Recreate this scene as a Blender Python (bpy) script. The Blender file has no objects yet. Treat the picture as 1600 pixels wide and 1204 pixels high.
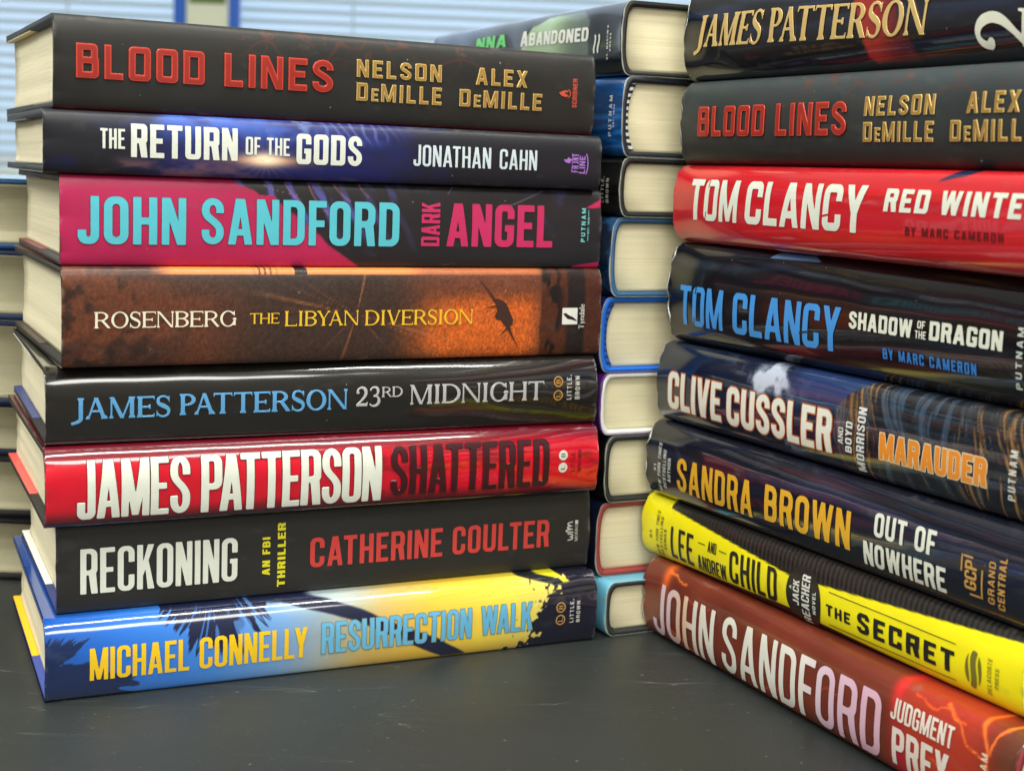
import bpy, bmesh, math, random
import numpy as np
from mathutils import Matrix, Vector

C = bpy.context.scene.collection
CM = 0.01
R = math.radians

# ------------------------------------------------------------------ camera, world, lamps, exposure
sc = bpy.context.scene
cd = bpy.data.cameras.new('camera')
cam = bpy.data.objects.new('camera', cd); C.objects.link(cam); sc.camera = cam
cd.sensor_width = 36.0; cd.sensor_fit = 'HORIZONTAL'; cd.lens = 2439.0 / 1600 * 36
cd.clip_start = 0.02; cd.clip_end = 50
cam.matrix_world = Matrix.Translation((0, 0, 20.833 * CM)) @ Matrix.Rotation(R(90 - 7.764), 4, 'X') @ Matrix.Rotation(R(2.11), 4, 'Z')
cd.dof.use_dof = True; cd.dof.focus_distance = 0.625; cd.dof.aperture_fstop = 15.5

w = bpy.data.worlds.new('World'); sc.world = w; w.use_nodes = True
nt = w.node_tree; bg = nt.nodes['Background']
tc = nt.nodes.new('ShaderNodeTexCoord'); sx = nt.nodes.new('ShaderNodeSeparateXYZ'); rp = nt.nodes.new('ShaderNodeValToRGB')
nt.links.new(tc.outputs['Generated'], sx.inputs[0]); nt.links.new(sx.outputs['Z'], rp.inputs[0])
rp.color_ramp.elements[0].position = 0.0; rp.color_ramp.elements[0].color = (0.36, 0.34, 0.30, 1)
rp.color_ramp.elements[1].position = 0.9; rp.color_ramp.elements[1].color = (1.0, 0.97, 0.86, 1)
nt.links.new(rp.outputs[0], bg.inputs['Color']); bg.inputs['Strength'].default_value = 0.58

def lamp(name, loc, sx_, sy_, watts, col, rot=(0, 0, 0)):
    l = bpy.data.lights.new(name, 'AREA'); l.shape = 'RECTANGLE'; l.size = sx_; l.size_y = sy_; l.energy = watts; l.color = col
    o = bpy.data.objects.new(name, l); C.objects.link(o); o.location = loc; o.rotation_euler = rot
    return o
WARM = (0.99, 0.985, 0.92)
lamp('ceiling_lamp', (0.34, 0.27, 1.95), 2.2, 0.08, 54, WARM)
lamp('ceiling_lamp', (-1.7, 0.72, 1.95), 1.2, 0.42, 18, WARM)
lamp('ceiling_lamp', (0.5, -1.0, 1.95), 2.6, 0.6, 70, WARM)
lamp('ceiling_lamp', (-1.5, -0.6, 1.95), 1.2, 0.6, 54, WARM)
lamp('front_fill', (0.1, -2.3, 1.15), 2.4, 1.3, 46, (1.0, 0.98, 0.92), (R(82), 0, 0))  # added fill behind the camera, brightens the low page ends
lamp('window_daylight', (-0.3, 3.86, 1.2), 5.6, 2.2, 62, (0.74, 0.87, 1.0), (R(-90), 0, 0))

sc.view_settings.view_transform = 'Standard'; sc.view_settings.look = 'None'
sc.view_settings.exposure = -0.04; sc.view_settings.gamma = 1.0
sc.cycles.use_denoising = True
sc.cycles.max_bounces = 8

# ------------------------------------------------------------------ small numeric helpers
def lin(c):
    c = np.asarray(c, float); return np.where(c <= 0.04045, c / 12.92, ((c + 0.055) / 1.055) ** 2.4)
def s8(r, g, b): return tuple(float(v) for v in lin(np.array([r, g, b]) / 255.0))
def ss(a, b, x):
    k = np.clip((x - a) / (b - a), 0, 1); return k * k * (3 - 2 * k)
_tab = np.random.RandomState(7).rand(256, 256)
def vn(x, y, seed=0):
    x = np.asarray(x, float) + seed * 17.31; y = np.asarray(y, float) + seed * 9.77
    xi = np.floor(x).astype(int); yi = np.floor(y).astype(int); fx = x - xi; fy = y - yi
    fx = fx * fx * (3 - 2 * fx); fy = fy * fy * (3 - 2 * fy)
    g = lambda i, j: _tab[i % 256, j % 256]
    return (g(xi, yi) * (1 - fx) + g(xi + 1, yi) * fx) * (1 - fy) + (g(xi, yi + 1) * (1 - fx) + g(xi + 1, yi + 1) * fx) * fy
def fbm(x, y, seed=0, n=4):
    s = 0; a = 0.5; t = 0
    for k in range(n):
        s = s + a * vn(x * 2 ** k, y * 2 ** k, seed + k); t += a; a *= 0.5
    return s / t

# ------------------------------------------------------------------ signed distances and letter shapes
def s_box(X, Y, x0, y0, x1, y1):
    dx = np.abs(X - (x0 + x1) / 2) - (x1 - x0) / 2; dy = np.abs(Y - (y0 + y1) / 2) - (y1 - y0) / 2
    return np.hypot(np.maximum(dx, 0), np.maximum(dy, 0)) + np.minimum(np.maximum(dx, dy), 0)
def s_rb(X, Y, x0, y0, x1, y1, rl, rr=None, rlb=None, rrb=None):
    """rounded box; radii: left-top, right-top, left-bottom, right-bottom"""
    rr = rl if rr is None else rr; rlb = rl if rlb is None else rlb; rrb = rr if rrb is None else rrb
    cx, cy = (x0 + x1) / 2, (y0 + y1) / 2; hx, hy = (x1 - x0) / 2, (y1 - y0) / 2
    px, py = X - cx, Y - cy
    r = np.where(px > 0, np.where(py > 0, rr, rrb), np.where(py > 0, rl, rlb))
    r = np.minimum(r, min(hx, hy))
    qx = np.abs(px) - hx + r; qy = np.abs(py) - hy + r
    return np.minimum(np.maximum(qx, qy), 0) + np.hypot(np.maximum(qx, 0), np.maximum(qy, 0)) - r
def s_poly(X, Y, P):
    P = [(float(a), float(b)) for a, b in P]
    d = np.full(np.shape(X), 1e9); inside = np.zeros(np.shape(X), bool); n = len(P)
    for i in range(n):
        ax, ay = P[i]; bx, by = P[i - 1]
        ex, ey = bx - ax, by - ay; wx, wy = X - ax, Y - ay
        L = ex * ex + ey * ey
        if L < 1e-16: continue
        k = np.clip((wx * ex + wy * ey) / L, 0, 1)
        d = np.minimum(d, (wx - ex * k) ** 2 + (wy - ey * k) ** 2)
        if ay != by:
            c = ((ay > Y) != (by > Y)) & (X < ex * (Y - ay) / ey + ax)
            inside ^= c
    return np.where(inside, -1, 1) * np.sqrt(d)
def s_ell(X, Y, cx, cy, a, b):
    k = np.hypot((X - cx) / a, (Y - cy) / b); g = np.hypot((X - cx) / a ** 2, (Y - cy) / b ** 2) + 1e-9
    return k * (k - 1) / g
def s_path(X, Y, pts, tx, ty=None, taper=None):
    """stroke along a dense path with butt ends; vertical stems tx wide, horizontals ty thick"""
    ty = tx if ty is None else ty
    p = np.array(pts, float); tg = np.gradient(p, axis=0); tg /= np.linalg.norm(tg, axis=1)[:, None] + 1e-12
    nn = np.stack([-tg[:, 1], tg[:, 0]], 1); th = np.sqrt((nn[:, 0] * tx) ** 2 + (nn[:, 1] * ty) ** 2) / 2
    if taper is not None: th = np.interp(np.linspace(0, 1, len(p)), *taper) / 2
    A = p + nn * th[:, None]; B = p - nn * th[:, None]
    d = None
    for i in range(len(p) - 1):
        q = s_poly(X, Y, [A[i], A[i + 1], B[i + 1], B[i]]); d = q if d is None else np.minimum(d, q)
    return np.minimum(d, s_poly(X, Y, np.concatenate([A, B[::-1]])))
def bez(p0, p1, p2, p3, n=14):
    k = np.linspace(0, 1, n)[:, None]; p0, p1, p2, p3 = map(np.array, (p0, p1, p2, p3))
    return ((1 - k) ** 3 * p0 + 3 * (1 - k) ** 2 * k * p1 + 3 * (1 - k) * k * k * p2 + k ** 3 * p3)
def arc(cx, cy, a, b, d0, d1, n=12):
    k = np.radians(np.linspace(d0, d1, n)); return np.stack([cx + a * np.cos(k), cy + b * np.sin(k)], 1)
def path(*segs):
    out = []
    for s in segs:
        for q in np.atleast_2d(s):
            if not out or abs(out[-1][0] - q[0]) + abs(out[-1][1] - q[1]) > 1e-6: out.append(tuple(q))
    return out

GW = {'I': 0, 'M': 1.34, 'W': 1.5, 'L': .84, 'E': .88, 'F': .84, 'J': .86, 'T': .96, 'A': 1.1, 'V': 1.06, 'Y': 1.04, 'X': 1.04,
      ' ': .5, '#': 1.15, '-': .6, '.': 0, ',': 0, "'": 0, '1': .7, 'S': .98, 'N': 1.02, 'K': 1.02}
def gothic(ch, w, t, h, r):
    """condensed sans capital: width w, stem t, bar h, corner roundness r (0..1)"""
    W = w * GW.get(ch, 1.0)
    if ch in "I.,'": W = t
    ro = r * W / 2; ri = max(0.0, ro - t * 0.9) + (0.02 if r > .3 else 0)
    B = s_box
    def ring(X, Y, x0=0, y0=0, x1=W, y1=1):
        return np.maximum(s_rb(X, Y, x0, y0, x1, y1, ro), -s_rb(X, Y, x0 + t, y0 + h, x1 - t, y1 - h, ri))
    U = lambda *a: np.minimum.reduce(a)
    def f(X, Y):
        if ch == 'A':
            a = .62 * t; c = W / 2
            o = s_poly(X, Y, [(0, 0), (c - a, 1), (c + a, 1), (W, 0)])
            ya = (c - t) / (c - a)
            cut = s_poly(X, Y, [(t, 0 - .001), (c, ya), (W - t, -.001), (W - t, -1), (t, -1)])
            return U(np.maximum(o, -cut), np.maximum(o, B(X, Y, 0, .2, W, .2 + h * .95)))
        if ch == 'B':
            m = .52
            o = U(s_rb(X, Y, 0, m - h / 2, W * .96, 1, 0, ro, 0, ro * .6), s_rb(X, Y, 0, 0, W, m + h / 2, 0, ro * .6, 0, ro))
            return np.maximum(np.maximum(o, -s_rb(X, Y, t, h, W - t, m - h / 2, ri * .3, ri, ri * .3, ri)), -s_rb(X, Y, t, m + h / 2, W * .96 - t, 1 - h, ri * .3, ri, ri * .3, ri))
        if ch == 'C': return np.maximum(ring(X, Y), -B(X, Y, W / 2, .36, W + 1, .64))
        if ch == 'D': return np.maximum(s_rb(X, Y, 0, 0, W, 1, 0, ro, 0, ro), -s_rb(X, Y, t, h, W - t, 1 - h, 0, ri, 0, ri))
        if ch == 'E': return U(B(X, Y, 0, 0, t, 1), B(X, Y, 0, 0, W, h), B(X, Y, 0, 1 - h, W, 1), B(X, Y, 0, .51 - h / 2, W * .88, .51 + h / 2))
        if ch == 'F': return U(B(X, Y, 0, 0, t, 1), B(X, Y, 0, 1 - h, W, 1), B(X, Y, 0, .49 - h / 2, W * .88, .49 + h / 2))
        if ch == 'G': return U(np.maximum(ring(X, Y), -B(X, Y, W / 2, .52, W + 1, .66)), B(X, Y, W * .52, .52 - h, W, .52), B(X, Y, W - t, 0, W, .4) if r < .2 else B(X, Y, W - t, .25, W, .5))
        if ch == 'H': return U(B(X, Y, 0, 0, t, 1), B(X, Y, W - t, 0, W, 1), B(X, Y, 0, .5 - h / 2, W, .5 + h / 2))
        if ch == 'I': return B(X, Y, 0, 0, t, 1)
        if ch == 'J':
            o = np.maximum(s_rb(X, Y, 0, 0, W, 1.4, 0, 0, ro, ro), -s_rb(X, Y, t, h, W - t, 1.6, 0, 0, ri, ri))
            o = np.maximum(o, Y - 1); return np.maximum(o, -B(X, Y, -1, .3, W - t, 2))
        if ch == 'K':
            return U(B(X, Y, 0, 0, t, 1), s_poly(X, Y, [(t, .30), (t, .30 + .30), (W - t * 1.08, 1), (W, 1)]), s_poly(X, Y, [(t + (W - t) * .18, .56), (t + (W - t) * .45, .70), (W + .01, 0), (W - t * 1.08, 0)]))
        if ch == 'L': return U(B(X, Y, 0, 0, t, 1), B(X, Y, 0, 0, W, h))
        if ch == 'M':
            c = W / 2; d = t * .42
            return U(B(X, Y, 0, 0, t * .92, 1), B(X, Y, W - t * .92, 0, W, 1), s_poly(X, Y, [(0, 1), (t * 1.1, 1), (c + d, 0.02), (c - d, 0.02)]), s_poly(X, Y, [(W, 1), (W - t * 1.1, 1), (c - d, .02), (c + d, .02)]))
        if ch == 'N': return U(B(X, Y, 0, 0, t * .94, 1), B(X, Y, W - t * .94, 0, W, 1), s_poly(X, Y, [(0, 1), (t * 1.08, 1), (W, 0), (W - t * 1.08, 0)]))
        if ch == 'O' or ch == '0': return ring(X, Y)
        if ch == 'P': return U(B(X, Y, 0, 0, t, 1), np.maximum(s_rb(X, Y, 0, .40, W, 1, 0, ro, 0, ro), -s_rb(X, Y, t, .40 + h, W - t, 1 - h, 0, ri, 0, ri)))
        if ch == 'R':
            return U(B(X, Y, 0, 0, t, 1), np.maximum(s_rb(X, Y, 0, .42, W, 1, 0, ro, 0, ro * .8), -s_rb(X, Y, t, .42 + h, W - t, 1 - h, 0, ri, 0, ri)),
                     s_poly(X, Y, [(W - t * 1.2 - W * .1, .46), (W - W * .1, .52), (W + .01, 0), (W - t * 1.02, 0)]))
        if ch == 'S' or ch == '3' or ch == '8' or ch == '2':
            a, b = t / 2, h / 2; ry = .17 * (1 if r > .2 else .5); rx = W / 2 - a
            if ch == '8': return U(ring(X, Y, 0, 0, W, .5 + b), ring(X, Y, W * .03, .5 - b, W * .97, 1))
            if r < .2:
                k = .12 * W
                p = path((W - a, .70), (W - a, 1 - b - k), (W - a - k, 1 - b), (a + k, 1 - b), (a, 1 - b - k), (a, .62), (W - a, .40), (W - a, b + k), (W - a - k, b), (a + k, b), (a, b + k), (a, .30))
                q = np.array(p); q = np.concatenate([np.linspace(q[i], q[i + 1], 5)[:-1] for i in range(len(q) - 1)] + [q[-1:]])
                return s_path(X, Y, q, t, h)
            if ch == 'S':
                p = path((W - a, .68), arc(W / 2, 1 - b - ry, rx, ry, 0, 180), (a, .76), bez((a, .72), (a, .54), (W - a, .49), (W - a, .28), 18), arc(W / 2, b + ry, rx, ry, 0, -180), (a, .32))
            elif ch == '3':
                p = path((a, .70), arc(W / 2, 1 - b - ry, rx, ry, 180, 0), (W - a, .66), arc(W / 2, .66, rx, .14, 0, -90, 8), arc(W / 2, .38, rx, .14, 90, 0, 8), arc(W / 2, b + ry, rx, ry, 0, -180), (a, .32))
            else:
                p = path((a, .70), arc(W / 2, 1 - b - ry, rx, ry, 180, 0), (W - a, .7), bez((W - a, .68), (W - a, .5), (a, .3), (a, b), 14))
                return U(s_path(X, Y, p, t, h), B(X, Y, 0, 0, W, h))
            return s_path(X, Y, p, t, h)
        if ch == 'T': return U(B(X, Y, 0, 1 - h, W, 1), B(X, Y, W / 2 - t / 2, 0, W / 2 + t / 2, 1))
        if ch == 'U':
            o = np.maximum(s_rb(X, Y, 0, 0, W, 1.4, 0, 0, ro, ro), -s_rb(X, Y, t, h, W - t, 1.6, 0, 0, ri, ri)); return np.maximum(o, Y - 1)
        if ch == 'V':
            c = W / 2; a = .6 * t
            return np.maximum(s_poly(X, Y, [(0, 1), (c - a, 0), (c + a, 0), (W, 1)]), -s_poly(X, Y, [(t, 1.001), (c, 1 - (c - t) / (c - a)), (W - t, 1.001), (W - t, 2), (t, 2)]))
        if ch == 'W':
            s = t * .92; q = W * .27
            return U(s_poly(X, Y, [(0, 1), (s, 1), (q + s * .55, 0), (q - s * .55, 0)]), s_poly(X, Y, [(W, 1), (W - s, 1), (W - q - s * .55, 0), (W - q + s * .55, 0)]),
                     s_poly(X, Y, [(q - s * .45, 0), (q + s * .55, 0), (W / 2 + s * .5, 1), (W / 2 - s * .5, 1)]), s_poly(X, Y, [(W - q + s * .45, 0), (W - q - s * .55, 0), (W / 2 - s * .5, 1), (W / 2 + s * .5, 1)]))
        if ch == 'X': return U(s_poly(X, Y, [(0, 0), (t * 1.08, 0), (W, 1), (W - t * 1.08, 1)]), s_poly(X, Y, [(0, 1), (t * 1.08, 1), (W, 0), (W - t * 1.08, 0)]))
        if ch == 'Y': return U(B(X, Y, W / 2 - t / 2, 0, W / 2 + t / 2, .45), s_poly(X, Y, [(0, 1), (t * 1.08, 1), (W / 2 + t / 2, .40), (W / 2 - t / 2, .40)]), s_poly(X, Y, [(W, 1), (W - t * 1.08, 1), (W / 2 - t / 2, .40), (W / 2 + t / 2, .40)]))
        if ch == '1': return U(B(X, Y, W - t, 0, W, 1), s_poly(X, Y, [(W - t, 1), (W - t, 1 - h), (0, .78 - h), (0, .78)]))
        if ch == '#': return U(B(X, Y, W * .2, 0, W * .2 + t * .6, 1), B(X, Y, W * .62, 0, W * .62 + t * .6, 1), B(X, Y, 0, .27, W, .27 + h * .7), B(X, Y, 0, .62, W, .62 + h * .7))
        if ch == '-': return B(X, Y, 0, .44, W, .44 + h)
        if ch == '.': return B(X, Y, 0, 0, t, t)
        if ch == ',': return U(B(X, Y, 0, 0, t, t), s_poly(X, Y, [(t * .3, 0), (t, 0), (t * .5, -t * .8), (0, -t * .8)]))
        if ch == "'": return B(X, Y, 0, .68, t * .8, 1)
        return s_box(X, Y, 0, 0, W, 1)
    return f, W

SW = {'I': 0.42, 'M': 1.3, 'W': 1.5, 'L': .9, 'E': .9, 'F': .85, 'J': .62, 'T': .98, 'A': 1.08, 'V': 1.06, 'Y': 1.0, ' ': .42, 'S': .74, 'P': .86, 'B': .92, 'R': 1.02,
      'O': 1.12, 'D': 1.1, 'G': 1.1, 'N': 1.14, 'H': 1.14, '2': .8, '3': .76, 'C': 1.04, 'y': .75, 'n': .8, 'd': .8, 'a': .7, 'l': .36, 'e': .68, '.': .2}
def serif(ch, w, t, h, r):
    """roman capital with thick and thin strokes: width w, thick t, thin h"""
    W = w * SW.get(ch, 1.0); n = h; sh = max(.028, h * .7); se = .055
    B = s_box; U = lambda *a: np.minimum.reduce(a)
    def foot(X, Y, x0, x1, y):
        s = 1 if y < .5 else -1
        a, b = (y, y + s * sh); a, b = min(a, b), max(a, b)
        br = s_poly(X, Y, [(x0 - se * .75, y + s * sh), (x0, y + s * sh * 2.4), (x1, y + s * sh * 2.4), (x1 + se * .75, y + s * sh)])
        return U(B(X, Y, x0 - se, a, x1 + se, b), br)
    def stem(X, Y, x0, top=1, bot=0, ft=True, fb=True, tt=None):
        tt = t if tt is None else tt
        d = B(X, Y, x0, bot, x0 + tt, top)
        if fb: d = U(d, foot(X, Y, x0, x0 + tt, bot))
        if ft: d = U(d, foot(X, Y, x0, x0 + tt, top))
        return d
    def diag(X, Y, x0, y0, x1, y1, tt): return s_poly(X, Y, [(x0 - tt / 2, y0), (x0 + tt / 2, y0), (x1 + tt / 2, y1), (x1 - tt / 2, y1)])
    def bowl(X, Y, x0, y0, x1, y1):
        cy = (y0 + y1) / 2; b = (y1 - y0) / 2; xm = x0 + (x1 - x0) * .42
        o = U(B(X, Y, x0, y0, xm, y1), np.maximum(s_ell(X, Y, xm, cy, x1 - xm, b), xm - .001 - X))
        i = U(B(X, Y, x0 + t, y0 + n, xm, y1 - n), np.maximum(s_ell(X, Y, xm, cy, max(.02, x1 - t - xm), b - n), xm - .001 - X))
        return np.maximum(o, -i)
    def tick(X, Y, x, y, s): return s_poly(X, Y, [(x - n * 1.3, y), (x, y), (x + .015, y + s * .17), (x - .02, y + s * .17)])
    def f(X, Y):
        if ch == 'A':
            c = W * .5
            return U(diag(X, Y, se + n / 2 + .01, 0, c - t * .25, 1, n * 1.15), diag(X, Y, W - se - t / 2, 0, c - t * .2, 1.0, t), foot(X, Y, se * .9, se * .9 + n, 0), foot(X, Y, W - se - t, W - se, 0), B(X, Y, W * .24, .32, W * .72, .32 + n))
        if ch in 'BPR':
            y0 = .44 if ch != 'B' else .5
            d = U(stem(X, Y, se), bowl(X, Y, se, y0, W - (.02 if ch != 'R' else W * .12), 1))
            if ch == 'B': d = U(d, bowl(X, Y, se, 0, W, .5 + n))
            if ch == 'R': d = U(d, s_poly(X, Y, [(W * .42, .47), (W * .42 + t * 1.1, .49), (W + .02, 0.02), (W + .06, 0), (W - t * .95, 0)]))
            return d
        if ch in 'CGO':
            o = s_ell(X, Y, W / 2, .5, W / 2, .515); i = s_ell(X, Y, W / 2, .5, W / 2 - t, .515 - n)
            d = np.maximum(o, -i)
            if ch == 'O': return d
            d = np.maximum(d, -s_poly(X, Y, [(W * .5, .5), (W * .78, .82), (W * 1.2, .82), (W * 1.2, .2), (W * .8, .2)]) if ch == 'C' else -B(X, Y, W * .6, .4, W * 1.2, .78))
            d = U(d, s_poly(X, Y, [(W * .88, .98), (W * .92, .98), (W * .92, .70), (W * .88, .70), (W * .78, .86)]))
            if ch == 'G': d = U(d, B(X, Y, W - t * 1.05, .08, W - .02, .42), foot(X, Y, W - t * 1.05, W - .02, .42 + .0001 if False else .44))
            return d
        if ch == 'D':
            xm = se + (W - se) * .35
            o = U(B(X, Y, se, 0, xm, 1), np.maximum(s_ell(X, Y, xm, .5, W - xm, .5), xm - .001 - X)); i = U(B(X, Y, se + t, n, xm, 1 - n), np.maximum(s_ell(X, Y, xm, .5, W - t - xm, .5 - n), xm - .001 - X))
            return U(np.maximum(o, -i), stem(X, Y, se))
        if ch in 'EF':
            d = U(stem(X, Y, se), B(X, Y, se, 1 - n, W, 1), B(X, Y, se, .5 - n / 2, W * .78, .5 + n / 2), tick(X, Y, W, 1, -1), B(X, Y, W * .78 - n, .40, W * .78, .60))
            if ch == 'E': d = U(d, B(X, Y, se, 0, W, n), tick(X, Y, W, 0, 1))
            return d
        if ch == 'H': return U(stem(X, Y, se), stem(X, Y, W - se - t), B(X, Y, se, .5 - n / 2, W - se, .5 + n / 2))
        if ch == 'I': return stem(X, Y, W / 2 - t / 2)
        if ch == 'J':
            x = W - se - t
            return U(stem(X, Y, x, 1, .02, True, False), s_path(X, Y, bez((x + t / 2, .06), (x + t / 2, -.12), (x * .5, -.16), (-.02, -.20), 12), t, n * 1.6, ([0, .6, 1], [t, t * .7, n * 1.4])))
        if ch == 'L': return U(stem(X, Y, se), B(X, Y, se, 0, W, n), tick(X, Y, W, 0, 1))
        if ch == 'M':
            c = W / 2; x1 = W - se - t
            return U(stem(X, Y, se, 1, 0, False, True, n), stem(X, Y, x1, 1, 0), diag(X, Y, se + t * .35, 1, c, 0, t), diag(X, Y, x1 + n / 2, 1, c, 0, n * 1.1), B(X, Y, 0, 1 - sh, se + t * .5, 1))
        if ch == 'N':
            x1 = W - se - n
            return U(stem(X, Y, se, 1, 0, False, True, n), stem(X, Y, x1, 1, 0, True, False, n), diag(X, Y, se + t * .3, 1, x1 + n / 2 - t * .1, 0, t), B(X, Y, 0, 1 - sh, se + t * .4, 1))
        if ch == 'S':
            p = path(bez((W * .88, .80), (W * .80, 1.02), (W * .12, 1.06), (W * .13, .74), 14), bez((W * .13, .74), (W * .14, .52), (W * .88, .52), (W * .88, .27), 14), bez((W * .88, .27), (W * .88, -.06), (W * .2, -.06), (W * .08, .2), 14))
            return U(s_path(X, Y, p, t, n, ([0, .22, .36, .5, .64, .78, 1], [n, n * 1.1, t * .85, t * 1.05, t * .85, n * 1.1, n])), s_poly(X, Y, [(W * .86, .98), (W * .93, .98), (W * .93, .70), (W * .88, .70)]), s_poly(X, Y, [(W * .03, .02), (W * .09, .02), (W * .09, .30), (W * .03, .30)]))
        if ch == 'T': return U(stem(X, Y, W / 2 - t / 2, 1, 0, False, True), B(X, Y, 0, 1 - n, W, 1), tick(X, Y, W, 1, -1), s_poly(X, Y, [(n * 1.3, 1), (0, 1), (-.015, .83), (.02, .83)]))
        if ch == 'V':
            c = W / 2; return U(diag(X, Y, se + t / 2, 1, c, 0, t), diag(X, Y, W - se - n / 2, 1, c + t * .1, 0, n * 1.1), foot(X, Y, se, se + t, 1), foot(X, Y, W - se - n, W - se, 1))
        if ch == 'Y':
            c = W / 2; return U(stem(X, Y, c - t / 2, .46, 0, False, True), diag(X, Y, se + t / 2, 1, c, .42, t), diag(X, Y, W - se - n / 2, 1, c, .42, n * 1.1), foot(X, Y, se, se + t, 1), foot(X, Y, W - se - n, W - se, 1))
        if ch == '2':
            p = path(bez((W * .12, .74), (W * .14, 1.06), (W * .86, 1.08), (W * .84, .70), 16), bez((W * .84, .70), (W * .80, .46), (W * .42, .30), (W * .10, .05), 14))
            return U(s_path(X, Y, p, t, n, ([0, .2, .42, .6, .85, 1], [n * 1.5, n * 1.1, t, t * .9, n * 1.2, n * 1.4])), B(X, Y, W * .04, 0, W * .95, t * .85), s_poly(X, Y, [(W * .95, 0), (W, .22), (W * .93, .22), (W * .82, 0)]), s_ell(X, Y, W * .17, .73, t * .5, t * .42))
        if ch == '3':
            p = path(bez((W * .12, .80), (W * .2, 1.05), (W * .82, 1.06), (W * .80, .76), 14), bez((W * .80, .76), (W * .78, .58), (W * .6, .53), (W * .38, .52), 8)); q = path(bez((W * .38, .52), (W * .72, .54), (W * .92, .44), (W * .88, .24), 10), bez((W * .88, .24), (W * .82, -.06), (W * .2, -.06), (W * .08, .12), 12))
            return U(s_path(X, Y, p, t, n, ([0, .25, .55, .8, 1], [n, n, t * .9, t * .6, n])), s_path(X, Y, q, t, n, ([0, .2, .45, .8, 1], [n, t * .6, t, n * 1.2, n])))
        if ch == 'l': return stem(X, Y, W / 2 - t / 2)
        if ch == 'n': return U(stem(X, Y, .04, .62, 0, False, True), s_path(X, Y, path(arc(W * .5, .42, W * .5 - t * .8, .2, 170, 0, 10), (W - t * .8, .0)), t, n * 1.5), B(X, Y, W - t * 1.6, 0, W, sh))
        if ch == 'd': return U(stem(X, Y, W - t - .02, 1, 0, False, True), np.maximum(s_ell(X, Y, W * .45, .32, W * .45, .34), -s_ell(X, Y, W * .45, .32, W * .45 - t, .34 - n)))
        if ch == 'a': return U(stem(X, Y, W - t - .03, .5, 0, False, True), np.maximum(s_ell(X, Y, W * .42, .19, W * .40, .2), -s_ell(X, Y, W * .42, .19, W * .4 - t, .2 - n)), s_path(X, Y, arc(W * .48, .46, W * .36, .18, 0, 160, 10), t, n * 1.4))
        if ch == 'e': return U(np.maximum(np.maximum(s_ell(X, Y, W * .5, .32, W * .5, .34), -s_ell(X, Y, W * .5, .32, W * .5 - t, .34 - n)), -B(X, Y, W * .5, .16, W * 1.2, .33)), B(X, Y, .05, .33, W - .03, .33 + n))
        if ch == 'y': return U(diag(X, Y, t * .7, .64, W * .5, 0.02, t), diag(X, Y, W - n, .64, W * .3, -.3, n * 1.2), B(X, Y, 0, .62, t * 1.6, .64))
        if ch == '.': return s_ell(X, Y, W / 2, t / 2, t / 2, t / 2)
        return B(X, Y, 0, 0, W, 1)
    return f, W

def contours(f, x0, y0, x1, y1, step, level=0.0):
    xs = np.arange(x0, x1 + step, step); ys = np.arange(y0, y1 + step, step)
    X, Y = np.meshgrid(xs, ys, indexing='ij')
    Z = np.asarray(f(X, Y), float) - level + 1e-7
    I = Z < 0
    I[0, :] = I[-1, :] = False; I[:, 0] = I[:, -1] = False
    Z = np.where(I, np.minimum(Z, -1e-6), np.maximum(Z, 1e-6))
    code = I[:-1, :-1] * 1 + I[1:, :-1] * 2 + I[1:, 1:] * 4 + I[:-1, 1:] * 8
    nxt = {}
    def E(i, j, k): return (i, j, 0) if k == 0 else (i + 1, j, 1) if k == 1 else (i, j + 1, 0) if k == 2 else (i, j, 1)
    T = {1: [(0, 3)], 2: [(1, 0)], 3: [(1, 3)], 4: [(2, 1)], 5: [(0, 3), (2, 1)], 6: [(2, 0)], 7: [(2, 3)], 8: [(3, 2)], 9: [(0, 2)], 10: [(1, 0), (3, 2)], 11: [(1, 2)], 12: [(3, 1)], 13: [(0, 1)], 14: [(3, 0)]}
    for i, j in zip(*np.nonzero((code > 0) & (code < 15))):
        for a, b in T[int(code[i, j])]: nxt[E(i, j, a)] = E(i, j, b)
    def pt(e):
        i, j, k = e
        if k == 0:
            a, b = Z[i, j], Z[i + 1, j]; return (xs[i] + step * a / (a - b), ys[j])
        a, b = Z[i, j], Z[i, j + 1]; return (xs[i], ys[j] + step * a / (a - b))
    loops = []
    while nxt:
        s = next(iter(nxt)); cur = s; L = []
        while cur in nxt:
            L.append(pt(cur)); cur = nxt.pop(cur)
        if len(L) > 3: loops.append(simplify(L, step * 0.07))
    return [l for l in loops if len(l) >= 3]
def simplify(L, tol):
    P = np.array(L); n = len(P)
    k = int(np.argmax(((P - P[0]) ** 2).sum(1)))
    def rdp(a, b):
        keep = []; st = [(a, b)]
        while st:
            i, j = st.pop()
            if j <= i + 1: continue
            p, q = P[i], P[j % n]; d = q - p; L2 = np.hypot(*d) + 1e-12
            v = P[i + 1:j]; dist = np.abs(d[0] * (v[:, 1] - p[1]) - d[1] * (v[:, 0] - p[0])) / L2
            m = int(np.argmax(dist))
            if dist[m] > tol: keep.append(i + 1 + m); st += [(i, i + 1 + m), (i + 1 + m, j)]
        return keep
    idx = sorted(set([0, k] + rdp(0, k) + rdp(k, n)))
    return [tuple(P[i]) for i in idx]

_gc = {}
def glyph(font, ch, wd, t, h, r, level, step):
    key = (font, ch, round(wd, 3), round(t, 3), round(h, 3), r, round(level, 3), step)
    if key not in _gc:
        f, W = (serif if font == 'S' else gothic)(ch, wd, t, h, r)
        _gc[key] = (contours(f, -.22, -.36, W + .22, 1.2, step, level), W)
    return _gc[key]

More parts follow.
